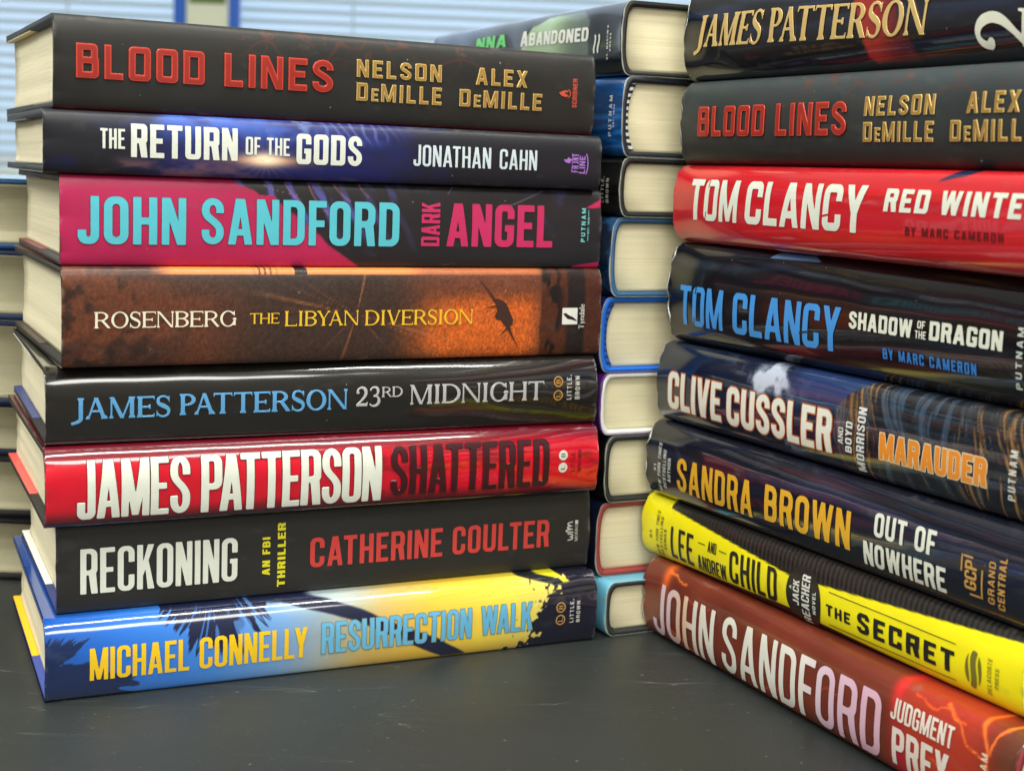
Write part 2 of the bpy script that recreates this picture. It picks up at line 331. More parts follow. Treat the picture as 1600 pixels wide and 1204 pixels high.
KERN = {p: .16 for p in ('AV', 'VA', 'YA', 'AY', 'AT', 'TA', 'PA', 'LY', 'LT', 'AW', 'WA', 'BY', 'FO', 'RT', 'TT')}
KERN.update({'TT': -.02, 'BY': .06, 'FO': .05, 'RT': .03})
def text(s, u0, u1, t0, t1, font='G', wt=.19, bar=None, r=.75, gap=None, level=0.0, slant=0.0, vert=False, right=None, stencil=False, small=None, rise=0.0):
    """letters filling the box u0..u1, t0..t1 of a spine; right=(t0,t1) at the far end when the line tapers; small = scale of the lower-case run"""
    if vert: Hh, Ln = abs(u1 - u0), t1 - t0
    else: Hh, Ln = t1 - t0, u1 - u0
    if Hh < .32 and font == 'G': wt = wt * .55; bar = None
    kb = .86 if bar is None else min(.95, bar / wt + .12)
    gk = ((.11 if font == 'G' else .05) if gap is None else gap) * 1.6
    stem_of = lambda wd: wd * .345 * (wt / .19) ** .35 if font == 'G' else wt
    step = 1 / 64 if Hh > .55 else 1 / 40 if Hh > .3 else 1 / 26
    chars = list(s); scl = [1.0] * len(chars)
    if small:
        for i, c in enumerate(chars):
            if c.islower(): scl[i] = small; chars[i] = c.upper()
    def width(wd):
        x = 0
        gap = gk * wd
        for c, k in zip(chars, scl): x += ((stem_of(wd) if (font == 'G' and c in "I.,'") else wd * (SW if font == 'S' else GW).get(c, 1.0)) + gap) * k
        for i in range(len(chars) - 1): x -= KERN.get(chars[i] + chars[i + 1], 0) * wd * scl[i]
        return x - gap
    lo, hi = .02, 3.0
    for _ in range(40):
        m = (lo + hi) / 2
        if width(m) * Hh < Ln: lo = m
        else: hi = m
    wd = lo; tot = width(wd); x = 0; out = []; gap = gk * wd; wt = stem_of(wd)
    bar = min(wt * kb, .2) if font == 'G' else (wt * .44 if bar is None else bar)
    for ci, (c, k) in enumerate(zip(chars, scl)):
        Wc = (wt if (font == 'G' and c in "I.,'") else wd * (SW if font == 'S' else GW).get(c, 1.0))
        if c != ' ':
            loops, _ = glyph(font, c, round(wd, 3), wt, bar, r, level / Hh / k, step)
            for L in loops:
                q = []
                for (a, b) in L:
                    xx = x + a * k; yy = b * k
                    xx += slant * (yy - .5 * 0)
                    fx = xx / tot
                    if vert: q.append((u1 - (u1 - u0) * yy, t0 + (t1 - t0) * fx))
                    else:
                        if right: a0 = t0 + (right[0] - t0) * fx; a1 = t1 + (right[1] - t1) * fx
                        else: a0, a1 = t0, t1
                        q.append((u0 + (u1 - u0) * fx, a0 + (a1 - a0) * yy))
                out.append(q)
        x += (Wc + gap) * k
        if ci + 1 < len(chars): x -= KERN.get(c + chars[ci + 1], 0) * wd * k
    return out
def shape(f, u0, t0, u1, t1, step=.03): return contours(f, u0 - .1, t0 - .1, u1 + .1, t1 + .1, step)
def poly(*p): return [list(p)]
def rect(u0, t0, u1, t1): return [[(u0, t0), (u1, t0), (u1, t1), (u0, t1)]]

# ------------------------------------------------------------------ materials
_mc = {}
def base_mat(name):
    m = bpy.data.materials.new(name); m.use_nodes = True
    return m, m.node_tree, m.node_tree.nodes['Principled BSDF']
def N(nt, typ, **kw):
    n = nt.nodes.new(typ)
    for k, v in kw.items():
        if k in n.inputs: n.inputs[k].default_value = v
        else: setattr(n, k, v)
    return n
def coords(nt, scale, kind='Object'):
    tc = N(nt, 'ShaderNodeTexCoord'); mp = N(nt, 'ShaderNodeMapping'); mp.inputs['Scale'].default_value = scale
    nt.links.new(tc.outputs[kind], mp.inputs['Vector']); return mp.outputs['Vector']
def ink(col, rough=.4, metal=0.0, coat=0.0):
    key = (col, rough, metal, coat)
    if key in _mc: return _mc[key]
    m, nt, b = base_mat('ink'); nz = N(nt, 'ShaderNodeTexNoise', Scale=9.0, Detail=4.0); nt.links.new(coords(nt, (30, 30, 30)), nz.inputs['Vector'])
    mx = N(nt, 'ShaderNodeMix', data_type='RGBA'); c = np.array(s8(*col)) * .8
    mx.inputs[6].default_value = (*(c * .9), 1); mx.inputs[7].default_value = (*np.minimum(c * 1.06, 1), 1)
    nt.links.new(nz.outputs['Fac'], mx.inputs[0]); nt.links.new(mx.outputs[2], b.inputs['Base Color'])
    b.inputs['Roughness'].default_value = rough; b.inputs['Metallic'].default_value = metal; b.inputs['Coat Weight'].default_value = coat; b.inputs['Coat Roughness'].default_value = .1
    _mc[key] = m; return m
def tinted(stops, L, rough=.38):
    m, nt, b = base_mat('ink_tinted'); tcn = N(nt, 'ShaderNodeTexCoord'); sp = N(nt, 'ShaderNodeSeparateXYZ'); nt.links.new(tcn.outputs['Object'], sp.inputs[0])
    mr = N(nt, 'ShaderNodeMapRange'); mr.inputs['From Min'].default_value = -L / 2 * CM; mr.inputs['From Max'].default_value = L / 2 * CM; nt.links.new(sp.outputs['X'], mr.inputs['Value'])
    cr = N(nt, 'ShaderNodeValToRGB'); e = cr.color_ramp.elements
    while len(e) < len(stops): e.new(.5)
    for el, (u, c) in zip(e, stops): el.position = u / L
    for el, (u, c) in zip(e, stops): el.color = (*(np.array(s8(*c)) * .8), 1)
    nt.links.new(mr.outputs[0], cr.inputs[0]); nt.links.new(cr.outputs[0], b.inputs['Base Color']); b.inputs['Roughness'].default_value = rough
    return m
def jacket_mat(rough, coat, wavy, seed):
    key = ('jk', rough, coat, wavy, seed)
    if key in _mc: return _mc[key]
    m, nt, b = base_mat('jacket_print'); at = N(nt, 'ShaderNodeAttribute', attribute_name='print')
    # rubbed specks and dust
    nz = N(nt, 'ShaderNodeTexNoise', Scale=430.0, Detail=2.0); nt.links.new(coords(nt, (1, 1, 1)), nz.inputs['Vector'])
    cr = N(nt, 'ShaderNodeValToRGB'); cr.color_ramp.elements[0].position = .765; cr.color_ramp.elements[1].position = .82
    cr.color_ramp.elements[1].color = (.45, .45, .45, 1)
    nt.links.new(nz.outputs['Fac'], cr.inputs[0])
    mx = N(nt, 'ShaderNodeMix', data_type='RGBA'); nt.links.new(cr.outputs[0], mx.inputs[0]); nt.links.new(at.outputs['Color'], mx.inputs[6]); mx.inputs[7].default_value = (.55, .55, .52, 1)
    nt.links.new(mx.outputs[2], b.inputs['Base Color'])
    n2 = N(nt, 'ShaderNodeTexNoise', Scale=1.0, Detail=5.0); nt.links.new(coords(nt, (22 + seed, 60, 120)), n2.inputs['Vector'])
    rr = N(nt, 'ShaderNodeMapRange'); rr.inputs['To Min'].default_value = rough * .75; rr.inputs['To Max'].default_value = rough * 1.35; nt.links.new(n2.outputs['Fac'], rr.inputs['Value']); nt.links.new(rr.outputs[0], b.inputs['Roughness'])
    b.inputs['Coat Weight'].default_value = coat; b.inputs['Coat Roughness'].default_value = .025
    b.inputs['Specular IOR Level'].default_value = .3 if rough > .25 else .5
    n3 = N(nt, 'ShaderNodeTexNoise', Scale=1.0, Detail=3.0, Roughness=.45); nt.links.new(coords(nt, (9 + seed * .7, 60, 150)), n3.inputs['Vector'])
    bp = N(nt, 'ShaderNodeBump', Strength=wavy, Distance=.0012); nt.links.new(n3.outputs['Fac'], bp.inputs['Height']); nt.links.new(bp.outputs[0], b.inputs['Normal']); nt.links.new(bp.outputs[0], b.inputs['Coat Normal'])
    _mc[key] = m; return m
def plain(name, col, rough=.55, var=.12, scale=60, bump=.15, spec=.4):
    key = (name, col, rough)
    if key in _mc: return _mc[key]
    m, nt, b = base_mat(name); nz = N(nt, 'ShaderNodeTexNoise', Scale=float(scale), Detail=6.0); nt.links.new(coords(nt, (1, 1, 1)), nz.inputs['Vector'])
    c = np.array(s8(*col)); mx = N(nt, 'ShaderNodeMix', data_type='RGBA'); mx.inputs[6].default_value = (*(c * (1 - var)), 1); mx.inputs[7].default_value = (*np.minimum(c * (1 + var), 1), 1)
    nt.links.new(nz.outputs['Fac'], mx.inputs[0]); nt.links.new(mx.outputs[2], b.inputs['Base Color']); b.inputs['Roughness'].default_value = rough; b.inputs['Specular IOR Level'].default_value = spec
    bp = N(nt, 'ShaderNodeBump', Strength=bump, Distance=.0006); nt.links.new(nz.outputs['Fac'], bp.inputs['Height']); nt.links.new(bp.outputs[0], b.inputs['Normal'])
    _mc[key] = m; return m
def page_mat(col, seed):
    key = ('pg', col, seed)
    if key in _mc: return _mc[key]
    m, nt, b = base_mat('page_edges'); c = np.array(s8(*col))
    n1 = N(nt, 'ShaderNodeTexNoise', Scale=1.0, Detail=4.0, Roughness=.7); nt.links.new(coords(nt, (9 + seed, 9, 4600)), n1.inputs['Vector'])
    n2 = N(nt, 'ShaderNodeTexNoise', Scale=1.0, Detail=3.0); nt.links.new(coords(nt, (5, 5 + seed, 420)), n2.inputs['Vector'])
    cr = N(nt, 'ShaderNodeValToRGB'); e = cr.color_ramp.elements
    e[0].position = .22; e[0].color = (*(c * .70), 1); e[1].position = .50; e[1].color = (*c, 1)
    nt.links.new(n1.outputs['Fac'], cr.inputs[0])
    c2 = N(nt, 'ShaderNodeValToRGB'); e = c2.color_ramp.elements
    e[0].position = .24; e[0].color = (.70, .68, .62, 1); e[1].position = .36; e[1].color = (1, 1, 1, 1)
    nt.links.new(n2.outputs['Fac'], c2.inputs[0])
    mx = N(nt, 'ShaderNodeMix', data_type='RGBA', blend_type='MULTIPLY'); mx.inputs[0].default_value = 1; nt.links.new(cr.outputs[0], mx.inputs[6]); nt.links.new(c2.outputs[0], mx.inputs[7])
    nt.links.new(mx.outputs[2], b.inputs['Base Color']); b.inputs['Roughness'].default_value = .85; b.inputs['Specular IOR Level'].default_value = .2
    bp = N(nt, 'ShaderNodeBump', Strength=.45, Distance=.0006); nt.links.new(n1.outputs['Fac'], bp.inputs['Height']); nt.links.new(bp.outputs[0], b.inputs['Normal'])
    _mc[key] = m; return m
def stripes(a, b_):
    m, nt, b = base_mat('headband_thread'); wv = N(nt, 'ShaderNodeTexWave', Scale=1.0, Distortion=.4); wv.bands_direction = 'Z'; nt.links.new(coords(nt, (1, 1, 110)), wv.inputs['Vector'])
    cr = N(nt, 'ShaderNodeValToRGB'); cr.color_ramp.elements[0].position = .45; cr.color_ramp.elements[1].position = .55; cr.color_ramp.elements[0].color = (*s8(*a), 1); cr.color_ramp.elements[1].color = (*s8(*b_), 1)
    nt.links.new(wv.outputs['Color'], cr.inputs[0]); nt.links.new(cr.outputs[0], b.inputs['Base Color']); b.inputs['Roughness'].default_value = .8
    return m

# ------------------------------------------------------------------ mesh helpers (centimetres in, metres out)
def mesh_np(name, V, F, mats, fm=None, smooth=True):
    me = bpy.data.meshes.new(name); V = np.asarray(V, float) * CM; F = np.asarray(F, np.int32)
    me.vertices.add(len(V)); me.vertices.foreach_set('co', V.ravel().astype(np.float32))
    me.loops.add(F.size); me.loops.foreach_set('vertex_index', F.ravel())
    me.polygons.add(len(F)); me.polygons.foreach_set('loop_start', np.arange(0, F.size, 4, dtype=np.int32))
    me.update(calc_edges=True)
    if smooth: me.polygons.foreach_set('use_smooth', np.ones(len(F), bool))
    for m in mats: me.materials.append(m)
    if fm is not None: me.polygons.foreach_set('material_index', np.asarray(fm, np.int32))
    return me
def link(name, me, parent=None):
    o = bpy.data.objects.new(name, me); C.objects.link(o)
    if parent: o.parent = parent
    return o
def boxes(name, bs, mat, parent=None, bevel=0.0):
    bm = bmesh.new()
    for (x0, y0, z0, x1, y1, z1) in bs:
        r = bmesh.ops.create_cube(bm, size=1)
        for v in r['verts']: v.co = Vector(((x0 + x1) / 2 + v.co.x * (x1 - x0), (y0 + y1) / 2 + v.co.y * (y1 - y0), (z0 + z1) / 2 + v.co.z * (z1 - z0))) * CM
    if bevel: bmesh.ops.bevel(bm, geom=list(bm.edges), offset=bevel * CM, segments=2, affect='EDGES', profile=.5)
    me = bpy.data.meshes.new(name); bm.to_mesh(me); bm.free(); me.materials.append(mat)
    return link(name, me, parent)
def tag(o, label=None, cat=None, group=None, kind=None):
    if label: o['label'] = label
    if cat: o['category'] = cat
    if group: o['group'] = group
    if kind: o['kind'] = kind
    return o

EPS = .012          # air between stacked covers
class Book:
    """local frame in cm: u along the spine from its left end, w depth from the spine, t height from the bottom"""
    def __init__(s, L, T, D=15.6, B=.55, n=3.6, seed=1, wob=.012, lean=0.0, pre=0.0):
        s.L, s.T, s.D, s.B, s.n, s.seed, s.wob, s.lean, s.pre = L + pre, T, D, B, n, seed, wob, lean, pre; s.Bb = B; s.fr = .06
    def w(s, t):
        q = np.clip(np.abs(2 * np.asarray(t, float) / s.T - 1), 0, 1); return np.where(np.asarray(t, float) > s.T / 2, s.B, s.Bb) * (1 - (1 - q ** s.n) ** (1 / s.n))
    def bump(s, u, t):
        k = s.seed * 1.7
        e = np.exp(-np.asarray(u) / .35) * np.abs(np.sin(t * 2.3 + k)) * .04 + np.exp(-(s.L - np.asarray(u)) / .35) * np.abs(np.sin(t * 2.0 + k * 2)) * .04
        return s.wob * 1.65 + s.wob * (np.sin(u * .62 + k) * np.cos(t * 1.1 + k * 2) + .6 * np.sin(u * 1.7 + t * .9 + k * 3)) + e * min(3.5, max(1, s.fr / .08))
    def surf(s, u, t, off=0.0):
        """point on the spine skin, raised by off along its normal"""
        u = np.asarray(u, float) + s.pre; t = np.asarray(t, float); h = .004 * s.T
        wt = s.w(t); dw = (s.w(np.minimum(t + h, s.T)) - s.w(np.maximum(t - h, 0))) / (np.minimum(t + h, s.T) - np.maximum(t - h, 0))
        nl = np.sqrt(1 + dw * dw); d = off + s.bump(u, t) * ((1 / nl))
        return np.stack([u + 0 * t, wt - d / nl, t + d * dw / nl], -1)
    def loc(s, P):
        P = np.array(P, float); P[..., 0] += s.lean * P[..., 1] - s.L / 2; P[..., 1] -= s.D / 2; return P

def profile(bk, off, nv=72, ncov=7):
    """outer outline of the case shrunk by off: back cover, spine, front cover"""
    T, D, B = bk.T, bk.D, bk.B
    s = np.sin(np.linspace(-math.pi / 2, math.pi / 2, nv)); t = (s + 1) / 2 * T
    w = bk.w(t)
    cov = np.linspace(D, B + .03, ncov)
    W = np.concatenate([np.linspace(D, bk.Bb + .03, ncov), w, cov[::-1]]); Tt = np.concatenate([np.zeros(ncov), t, np.full(ncov, T)])
    sc_t = (T - 2 * off) / T
    Wo = W + off * np.clip((D - W) / (D - B), 0, 1); Tn = T / 2 + (Tt - T / 2) * sc_t
    return Wo, Tn, Tt

def make_book(name, L, T, art, rough=.4, coat=0.0, wavy=.05, board=(30, 30, 32), flaps=(None, None), page=(228, 220, 188), B=.55, n=3.6, D=15.6, seed=1, nu=520, wob=.012, head=None, edge=(225, 225, 215), over=.32, skew=0.0, nv=72, lean=0.0, fray=.06, pre=0.0, bt=.25, foot=1.0):
    bk = Book(L, T, D, B, n, seed, wob, lean, pre); L = bk.L; bk.Bb = B * foot; bk.fr = fray
    root = bpy.data.objects.new(name, None); C.objects.link(root); root.empty_display_size = .02
    bk.root = root
    # jacket -------------------------------------------------
    Wp, Tp, Tart = profile(bk, EPS, nv)
    m = len(Wp); us = np.linspace(0, L, nu)
    U, K = np.meshgrid(us, np.arange(m), indexing='ij')
    Wg = Wp[K]; Tg = Tp[K]
    q = np.clip(np.abs(2 * Tart[K] / T - 1), 0, 1)
    spine = (K >= 7) & (K < m - 7)
    dw = np.gradient(Wp) / (np.gradient(Tp) + 1e-6); face = 1 / np.sqrt(1 + dw * dw)
    Wg = Wg - np.where(spine, bk.bump(U, Tart[K]) * face[K] ** 2, 0)
    # frayed ends
    er = np.random.RandomState(seed); jit = np.interp(np.arange(m), np.linspace(0, m, 15), er.rand(15) ** 1.5 * fray)
    Ug = U.copy(); Ug[0, :] += jit; Ug[-1, :] -= jit[::-1]
    outer = np.stack([Ug, Wg, Tg], -1).reshape(-1, 3)
    Wi, Ti, _ = profile(bk, EPS + .018, nv)
    inner = np.stack([np.stack([Ug[0], Wi, Ti], -1), np.stack([Ug[-1], Wi, Ti], -1)]).reshape(-1, 3)
    V = bk.loc(np.concatenate([outer, inner])); base = nu * m
    i, k = np.meshgrid(np.arange(nu - 1), np.arange(m - 1), indexing='ij'); a = (i * m + k).ravel()
    F = [np.stack([a, a + m, a + m + 1, a + 1], 1)]
    k = np.arange(m - 1)
    F.append(np.stack([base + k, base + k + 1, base + m + k + 1, base + m + k], 1))
    F.append(np.stack([k, k + 1, base + k + 1, base + k], 1)); e0 = (nu - 1) * m
    F.append(np.stack([e0 + k + 1, e0 + k, base + m + k, base + m + k + 1], 1))
    nf = [len(x) for x in F]; fm = np.concatenate([np.zeros(nf[0]), np.full(nf[1] + nf[2] + nf[3], 1)])
    me = mesh_np('jacket', V, np.concatenate(F), [jacket_mat(rough, coat, wavy, seed % 5), ink(edge, .7)], fm)
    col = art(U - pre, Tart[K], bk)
    eu = np.minimum(U, L - U); tf = np.abs(2 * Tart[K] / T - 1)
    rub = ss(.20, .0, eu) * ss(.52, .74, fbm(U * 3.1 + seed, Tart[K] * 3.4, seed, 4)) * .55 + ss(.80, .95, tf) * ss(1.0, .98, tf) * ss(.66, .82, fbm(U * 1.4, Tart[K] * 5, seed + 5, 4)) * .3 + ss(.70, .80, fbm(U * .9 + Tart[K] * .4, Tart[K] * 2.2, seed + 11, 5)) * .10
    col = np.clip(mix(col, c8(150, 148, 140), np.clip(rub, 0, .6)), 0, 1)
    rgba = np.ones((len(V), 4)); lc = lin(col).reshape(-1, 3); lum = lc.max(1, keepdims=True); rgba[:base, :3] = lc * (.40 + .5 * np.sqrt(lum))
    ca = me.color_attributes.new('print', 'FLOAT_COLOR', 'POINT'); ca.data.foreach_set('color', rgba.ravel().astype(np.float32))
    jk = link('jacket', me, root); bk.jacket = jk
    # boards (case) ------------------------------------------
    def shell(o_out, o_in, u0, u1, nm, mat, nvv=40):
        Wo, To, _ = profile(bk, o_out, nvv, 3); Wn, Tn, _ = profile(bk, o_in, nvv, 3)
        Wn = np.where((np.abs(2 * Tn / T - 1) > .999 - 2 * o_in / T) & (Wn > bk.B), Wn, Wn)
        Wo = np.minimum(Wo, D - .02); Wn = np.minimum(Wn, D - .02); mm = len(Wo)
        P = np.concatenate([np.stack([np.full(mm, uu), ww, tt], -1) for uu, ww, tt in ((u0, Wo, To), (u1, Wo, To), (u0, Wn, Tn), (u1, Wn, Tn))])
        k = np.arange(mm - 1); Fs = [np.stack([k, k + mm, k + mm + 1, k + 1], 1), np.stack([2 * mm + k, 2 * mm + k + 1, 3 * mm + k + 1, 3 * mm + k], 1), np.stack([k, k + 1, 2 * mm + k + 1, 2 * mm + k], 1), np.stack([mm + k + 1, mm + k, 3 * mm + k, 3 * mm + k + 1], 1)]
        Fs.append(np.array([[0, 2 * mm, 3 * mm, mm], [mm - 1, 2 * mm - 1, 4 * mm - 1, 3 * mm - 1]]))
        me = mesh_np(nm, bk.loc(P), np.concatenate(Fs), [mat], None, False)
        return link(nm, me, root)
    shell(EPS + .020, EPS + bt, .045, L - .045, 'boards', plain('book_cloth', board, .6, .14, 900, .3))
    # pages --------------------------------------------------
    tb = EPS + bt + .03; nt_ = 22; t = np.linspace(tb, T - tb, nt_); sgn = 2 * (t - T / 2) / (T - 2 * tb)
    w0 = .3 + bk.B * .8 * (np.abs(sgn) ** 2.5); w1 = D - over - .55 * (1 - sgn ** 2) + skew * sgn
    rs = np.random.RandomState(seed + 40); wv = np.interp(np.arange(nt_), np.linspace(0, nt_, 9), rs.rand(9) * .07)
    nw = 8; g = np.linspace(0, 1, nw)
    Wd = w0[:, None] * (1 - g) + w1[:, None] * g
    e0_ = over + wv[:, None] * (0.4 + .6 * g) ; e1_ = L - over - wv[:, None] * .5 * (1 - g)
    A = np.stack([e0_ + 0 * Wd, Wd, t[:, None] + 0 * Wd], -1); Bq = np.stack([e1_ + 0 * Wd, Wd, t[:, None] + 0 * Wd], -1)
    V = np.concatenate([A.reshape(-1, 3), Bq.reshape(-1, 3)]); off = nt_ * nw
    i, k = np.meshgrid(np.arange(nt_ - 1), np.arange(nw - 1), indexing='ij'); a = (i * nw + k).ravel()
    F = [np.stack([a, a + 1, a + nw + 1, a + nw], 1), np.stack([off + a, off + a + nw, off + a + nw + 1, off + a + 1], 1)]
    i = np.arange(nt_ - 1)
    for kk, flip in ((0, 0), (nw - 1, 1)):
        p = i * nw + kk; fcs = np.stack([p, p + nw, off + p + nw, off + p], 1); F.append(fcs[:, ::-1] if flip else fcs)
    k = np.arange(nw - 1)
    for ii, flip in ((0, 1), (nt_ - 1, 0)):
        p = ii * nw + k; fcs = np.stack([p, p + 1, off + p + 1, off + p], 1); F.append(fcs[:, ::-1] if flip else fcs)
    pg = link('page_block', mesh_np('page_block', bk.loc(V), np.concatenate(F), [page_mat(page, seed % 4)], None, False), root)
    if head:
        hb = []
        tt = np.linspace(tb + .05, T - tb - .05, 14); sg = 2 * (tt - T / 2) / (T - 2 * tb); ww = .3 + bk.B * .8 * np.abs(sg) ** 2.5
        V = []; 
        for a_, b_ in zip(ww, tt): V += [(L - over - .02, a_ - .13, b_), (L - over + .2, a_ - .13, b_), (L - over + .2, a_ + .1, b_), (L - over - .02, a_ + .1, b_)]
        F = []
        for j in range(len(tt) - 1):
            for q_ in range(4): F.append([4 * j + q_, 4 * j + (q_ + 1) % 4, 4 * j + 4 + (q_ + 1) % 4, 4 * j + 4 + q_])
        link('headband', mesh_np('headband', bk.loc(np.array(V)), F, [stripes(*head)], None, False), pg)
    # flaps folded round the fore-edges ----------------------
    for col_, top in zip(flaps, (0, 1)):
        if col_ is None: continue
        z0 = EPS + .255 if not top else T - EPS - .28
        c, wf = col_[:3], (col_[3] if len(col_) > 3 else 8.6)
        fl = boxes('jacket_flap', [(.03 - L / 2, D - wf - D / 2, z0, L / 2 - .03, D / 2 - .01, z0 + .025)], plain('flap_paper', c, .4, .05, 40, .05), jk)
        for v in fl.data.vertices: v.co.x += lean * (v.co.y + D / 2 * CM)
    return bk

def place(bk, x, y, z, yaw):
    """x, y, z (cm): left bottom end of the spine; yaw of the spine direction"""
    a = R(yaw); e = np.array([math.cos(a), math.sin(a)]); nrm = np.array([-math.sin(a), math.cos(a)])
    c = np.array([x, y]) + e * (bk.L / 2 - bk.pre) + nrm * bk.D / 2
    bk.root.location = (c[0] * CM, c[1] * CM, z * CM); bk.root.rotation_euler = (0, 0, a)

def lettering(bk, part, loops, mat, off=.014, raise_=0.0, lip=0.0):
    """flat or raised print laid on the curved spine of a book, one mesh"""
    cu = bpy.data.curves.new(part, 'CURVE'); cu.dimensions = '2D'; cu.fill_mode = 'FRONT' if not raise_ else 'BOTH'
    if raise_: cu.extrude = raise_; cu.bevel_depth = lip; cu.bevel_resolution = 0; cu.offset = -lip
    for L in loops:
        sp = cu.splines.new('POLY'); sp.points.add(len(L) - 1)
        sp.points.foreach_set('co', np.array([(a, b, 0, 1) for a, b in L], np.float32).ravel()); sp.use_cyclic_u = True
    co = bpy.data.objects.new('tmp', cu)
    me = bpy.data.meshes.new_from_object(co); bpy.data.objects.remove(co); bpy.data.curves.remove(cu)
    bm = bmesh.new(); bm.from_mesh(me)
    bmesh.ops.remove_doubles(bm, verts=bm.verts, dist=1e-5)
    ts = [v.co.y for v in bm.verts]; us = [v.co.x for v in bm.verts]
    if not ts: return None
    lv = [t_ for t_ in np.arange(.06, bk.T, .17 if (max(ts) - min(ts)) > .5 else .12) if min(ts) < t_ < max(ts)]
    for t_ in lv: bmesh.ops.bisect_plane(bm, geom=bm.verts[:] + bm.edges[:] + bm.faces[:], plane_co=(0, t_, 0), plane_no=(0, 1, 0))
    lu = np.arange(math.ceil(min(us) / .9) * .9, max(us), .9)
    for u_ in lu: bmesh.ops.bisect_plane(bm, geom=bm.verts[:] + bm.edges[:] + bm.faces[:], plane_co=(u_, 0, 0), plane_no=(1, 0, 0))
    P = np.array([v.co for v in bm.verts]); top = raise_ + lip
    Q = bk.loc(bk.surf(P[:, 0], np.clip(P[:, 1], .01, bk.T - .01), P[:, 2] + off + top * .9 if raise_ else off)) * CM
    for v, q in zip(bm.verts, Q): v.co = q
    for f in bm.faces: f.smooth = False
    bm.to_mesh(me); bm.free(); me.materials.clear(); me.materials.append(mat)
    for p in me.polygons: p.material_index = 0
    return link(part, me, bk.jacket)

# ------------------------------------------------------------------ jacket prints (printed colours, some with gloss reflections painted in)
def c8(*c): return np.array(c, float) / 255
def solid(c):
    def f(u, t, b): return np.zeros(u.shape + (3,)) + c8(*c) * (0.96 + .08 * fbm(u * .7, t * .9, b.seed)[..., None])
    return f
def mix(a, b, m): return a + (b - a) * m[..., None]
def streak(u, t, seed, fu=.25, ft=4.0): return fbm(u * fu, t * ft + .8 * vn(u * .3, t * .2, seed), seed)

def art_bloodlines(sheen=(0, 0, 0)):
    def f(u, t, b):
        T = b.T; c = np.zeros(u.shape + (3,)) + c8(54, 53, 50) + c8(*sheen) * (t / T)[..., None]  # bluish window sheen painted in, stronger towards the top
        c = c * (0.93 + .14 * fbm(u * .8, t * 1.2, 3)[..., None])
        g = np.zeros(u.shape)
        for k, (sc_, sd) in enumerate(((.55, 5), (1.0, 9), (.3, 2))):
            v = np.abs(fbm(u * sc_, t * sc_ * 1.2, sd, 3) - .5); g = np.maximum(g, ss(.018, .002, v))
        m = ss(.45, .95, t / T) * ss(5.0, 8, u) * ss(22.5, 17, u) * .42
        c = mix(c, c8(134, 58, 42), g * m)
        c = mix(c, c8(88, 18, 20), ss(.2, .05, t) * ss(.0, .12, t + .06) * .9)
        return c
    return f
def art_gods(u, t, b):
    T = b.T; n = fbm(u * .45, t * .9, 11); n2 = fbm(u * 1.1, t * 1.6, 4)
    c = np.zeros(u.shape + (3,)) + c8(42, 42, 50)
    blue = ss(2.0, 6.5, u + (n - .5) * 4) * ss(17.5, 12, u + (n2 - .5) * 3)
    c = mix(c, mix(np.zeros(u.shape + (3,)) + c8(38, 42, 108), c8(64, 98, 190), ss(.45, .7, n) * ss(.9, 2.2, t)), blue)
    c = mix(c, c8(38, 40, 96), ss(.5, .68, fbm(u * .5, t * 1.2, 21)) * ss(5, 1.5, u) * .8)
    c = mix(c, c8(120, 150, 200), ss(.55, .75, n2) * ss(7, 8.2, u) * ss(12, 10, u) * ss(1.3, 2.0, t) * .7)
    cl = ss(.48, .72, fbm(u * .7, t * 2.2, 31)) * ss(1.5, 3.2, u) * ss(9.0, 6.5, u) * ss(.85, .3, t)
    c = mix(c, c8(150, 104, 110), cl * .75)
    d = np.hypot((u - 8.6) / 1.9, (t - .74) / .22); c = mix(c, c8(250, 170, 100), np.exp(-d * d * 1.1) * .78)
    d = np.hypot((u - 8.6) / .9, (t - .78) / .34); c = mix(c, c8(255, 240, 205), np.exp(-d * d * 1.3))
    an = np.arctan2(t - .75, (u - 8.6) * .8); rr = np.hypot((u - 8.6), (t - .75) * 1.2)
    c = mix(c, c8(240, 170, 130), ss(.55, .95, np.abs(np.sin(an * 9 + 1))) * np.exp(-rr / .6) * .35)
    wl = ss(.35, .9, np.sin((u - 10) * 15 + t * 8 + np.sin(t * 7 + u * 3) * 1.2)) * ss(10.5, 11.3, u) * ss(15.0, 13, u) * ss(1.2, 1.7, t - .12 * np.abs(u - 11.8))
    c = mix(c, c8(118, 132, 196), wl * .5)
    return c
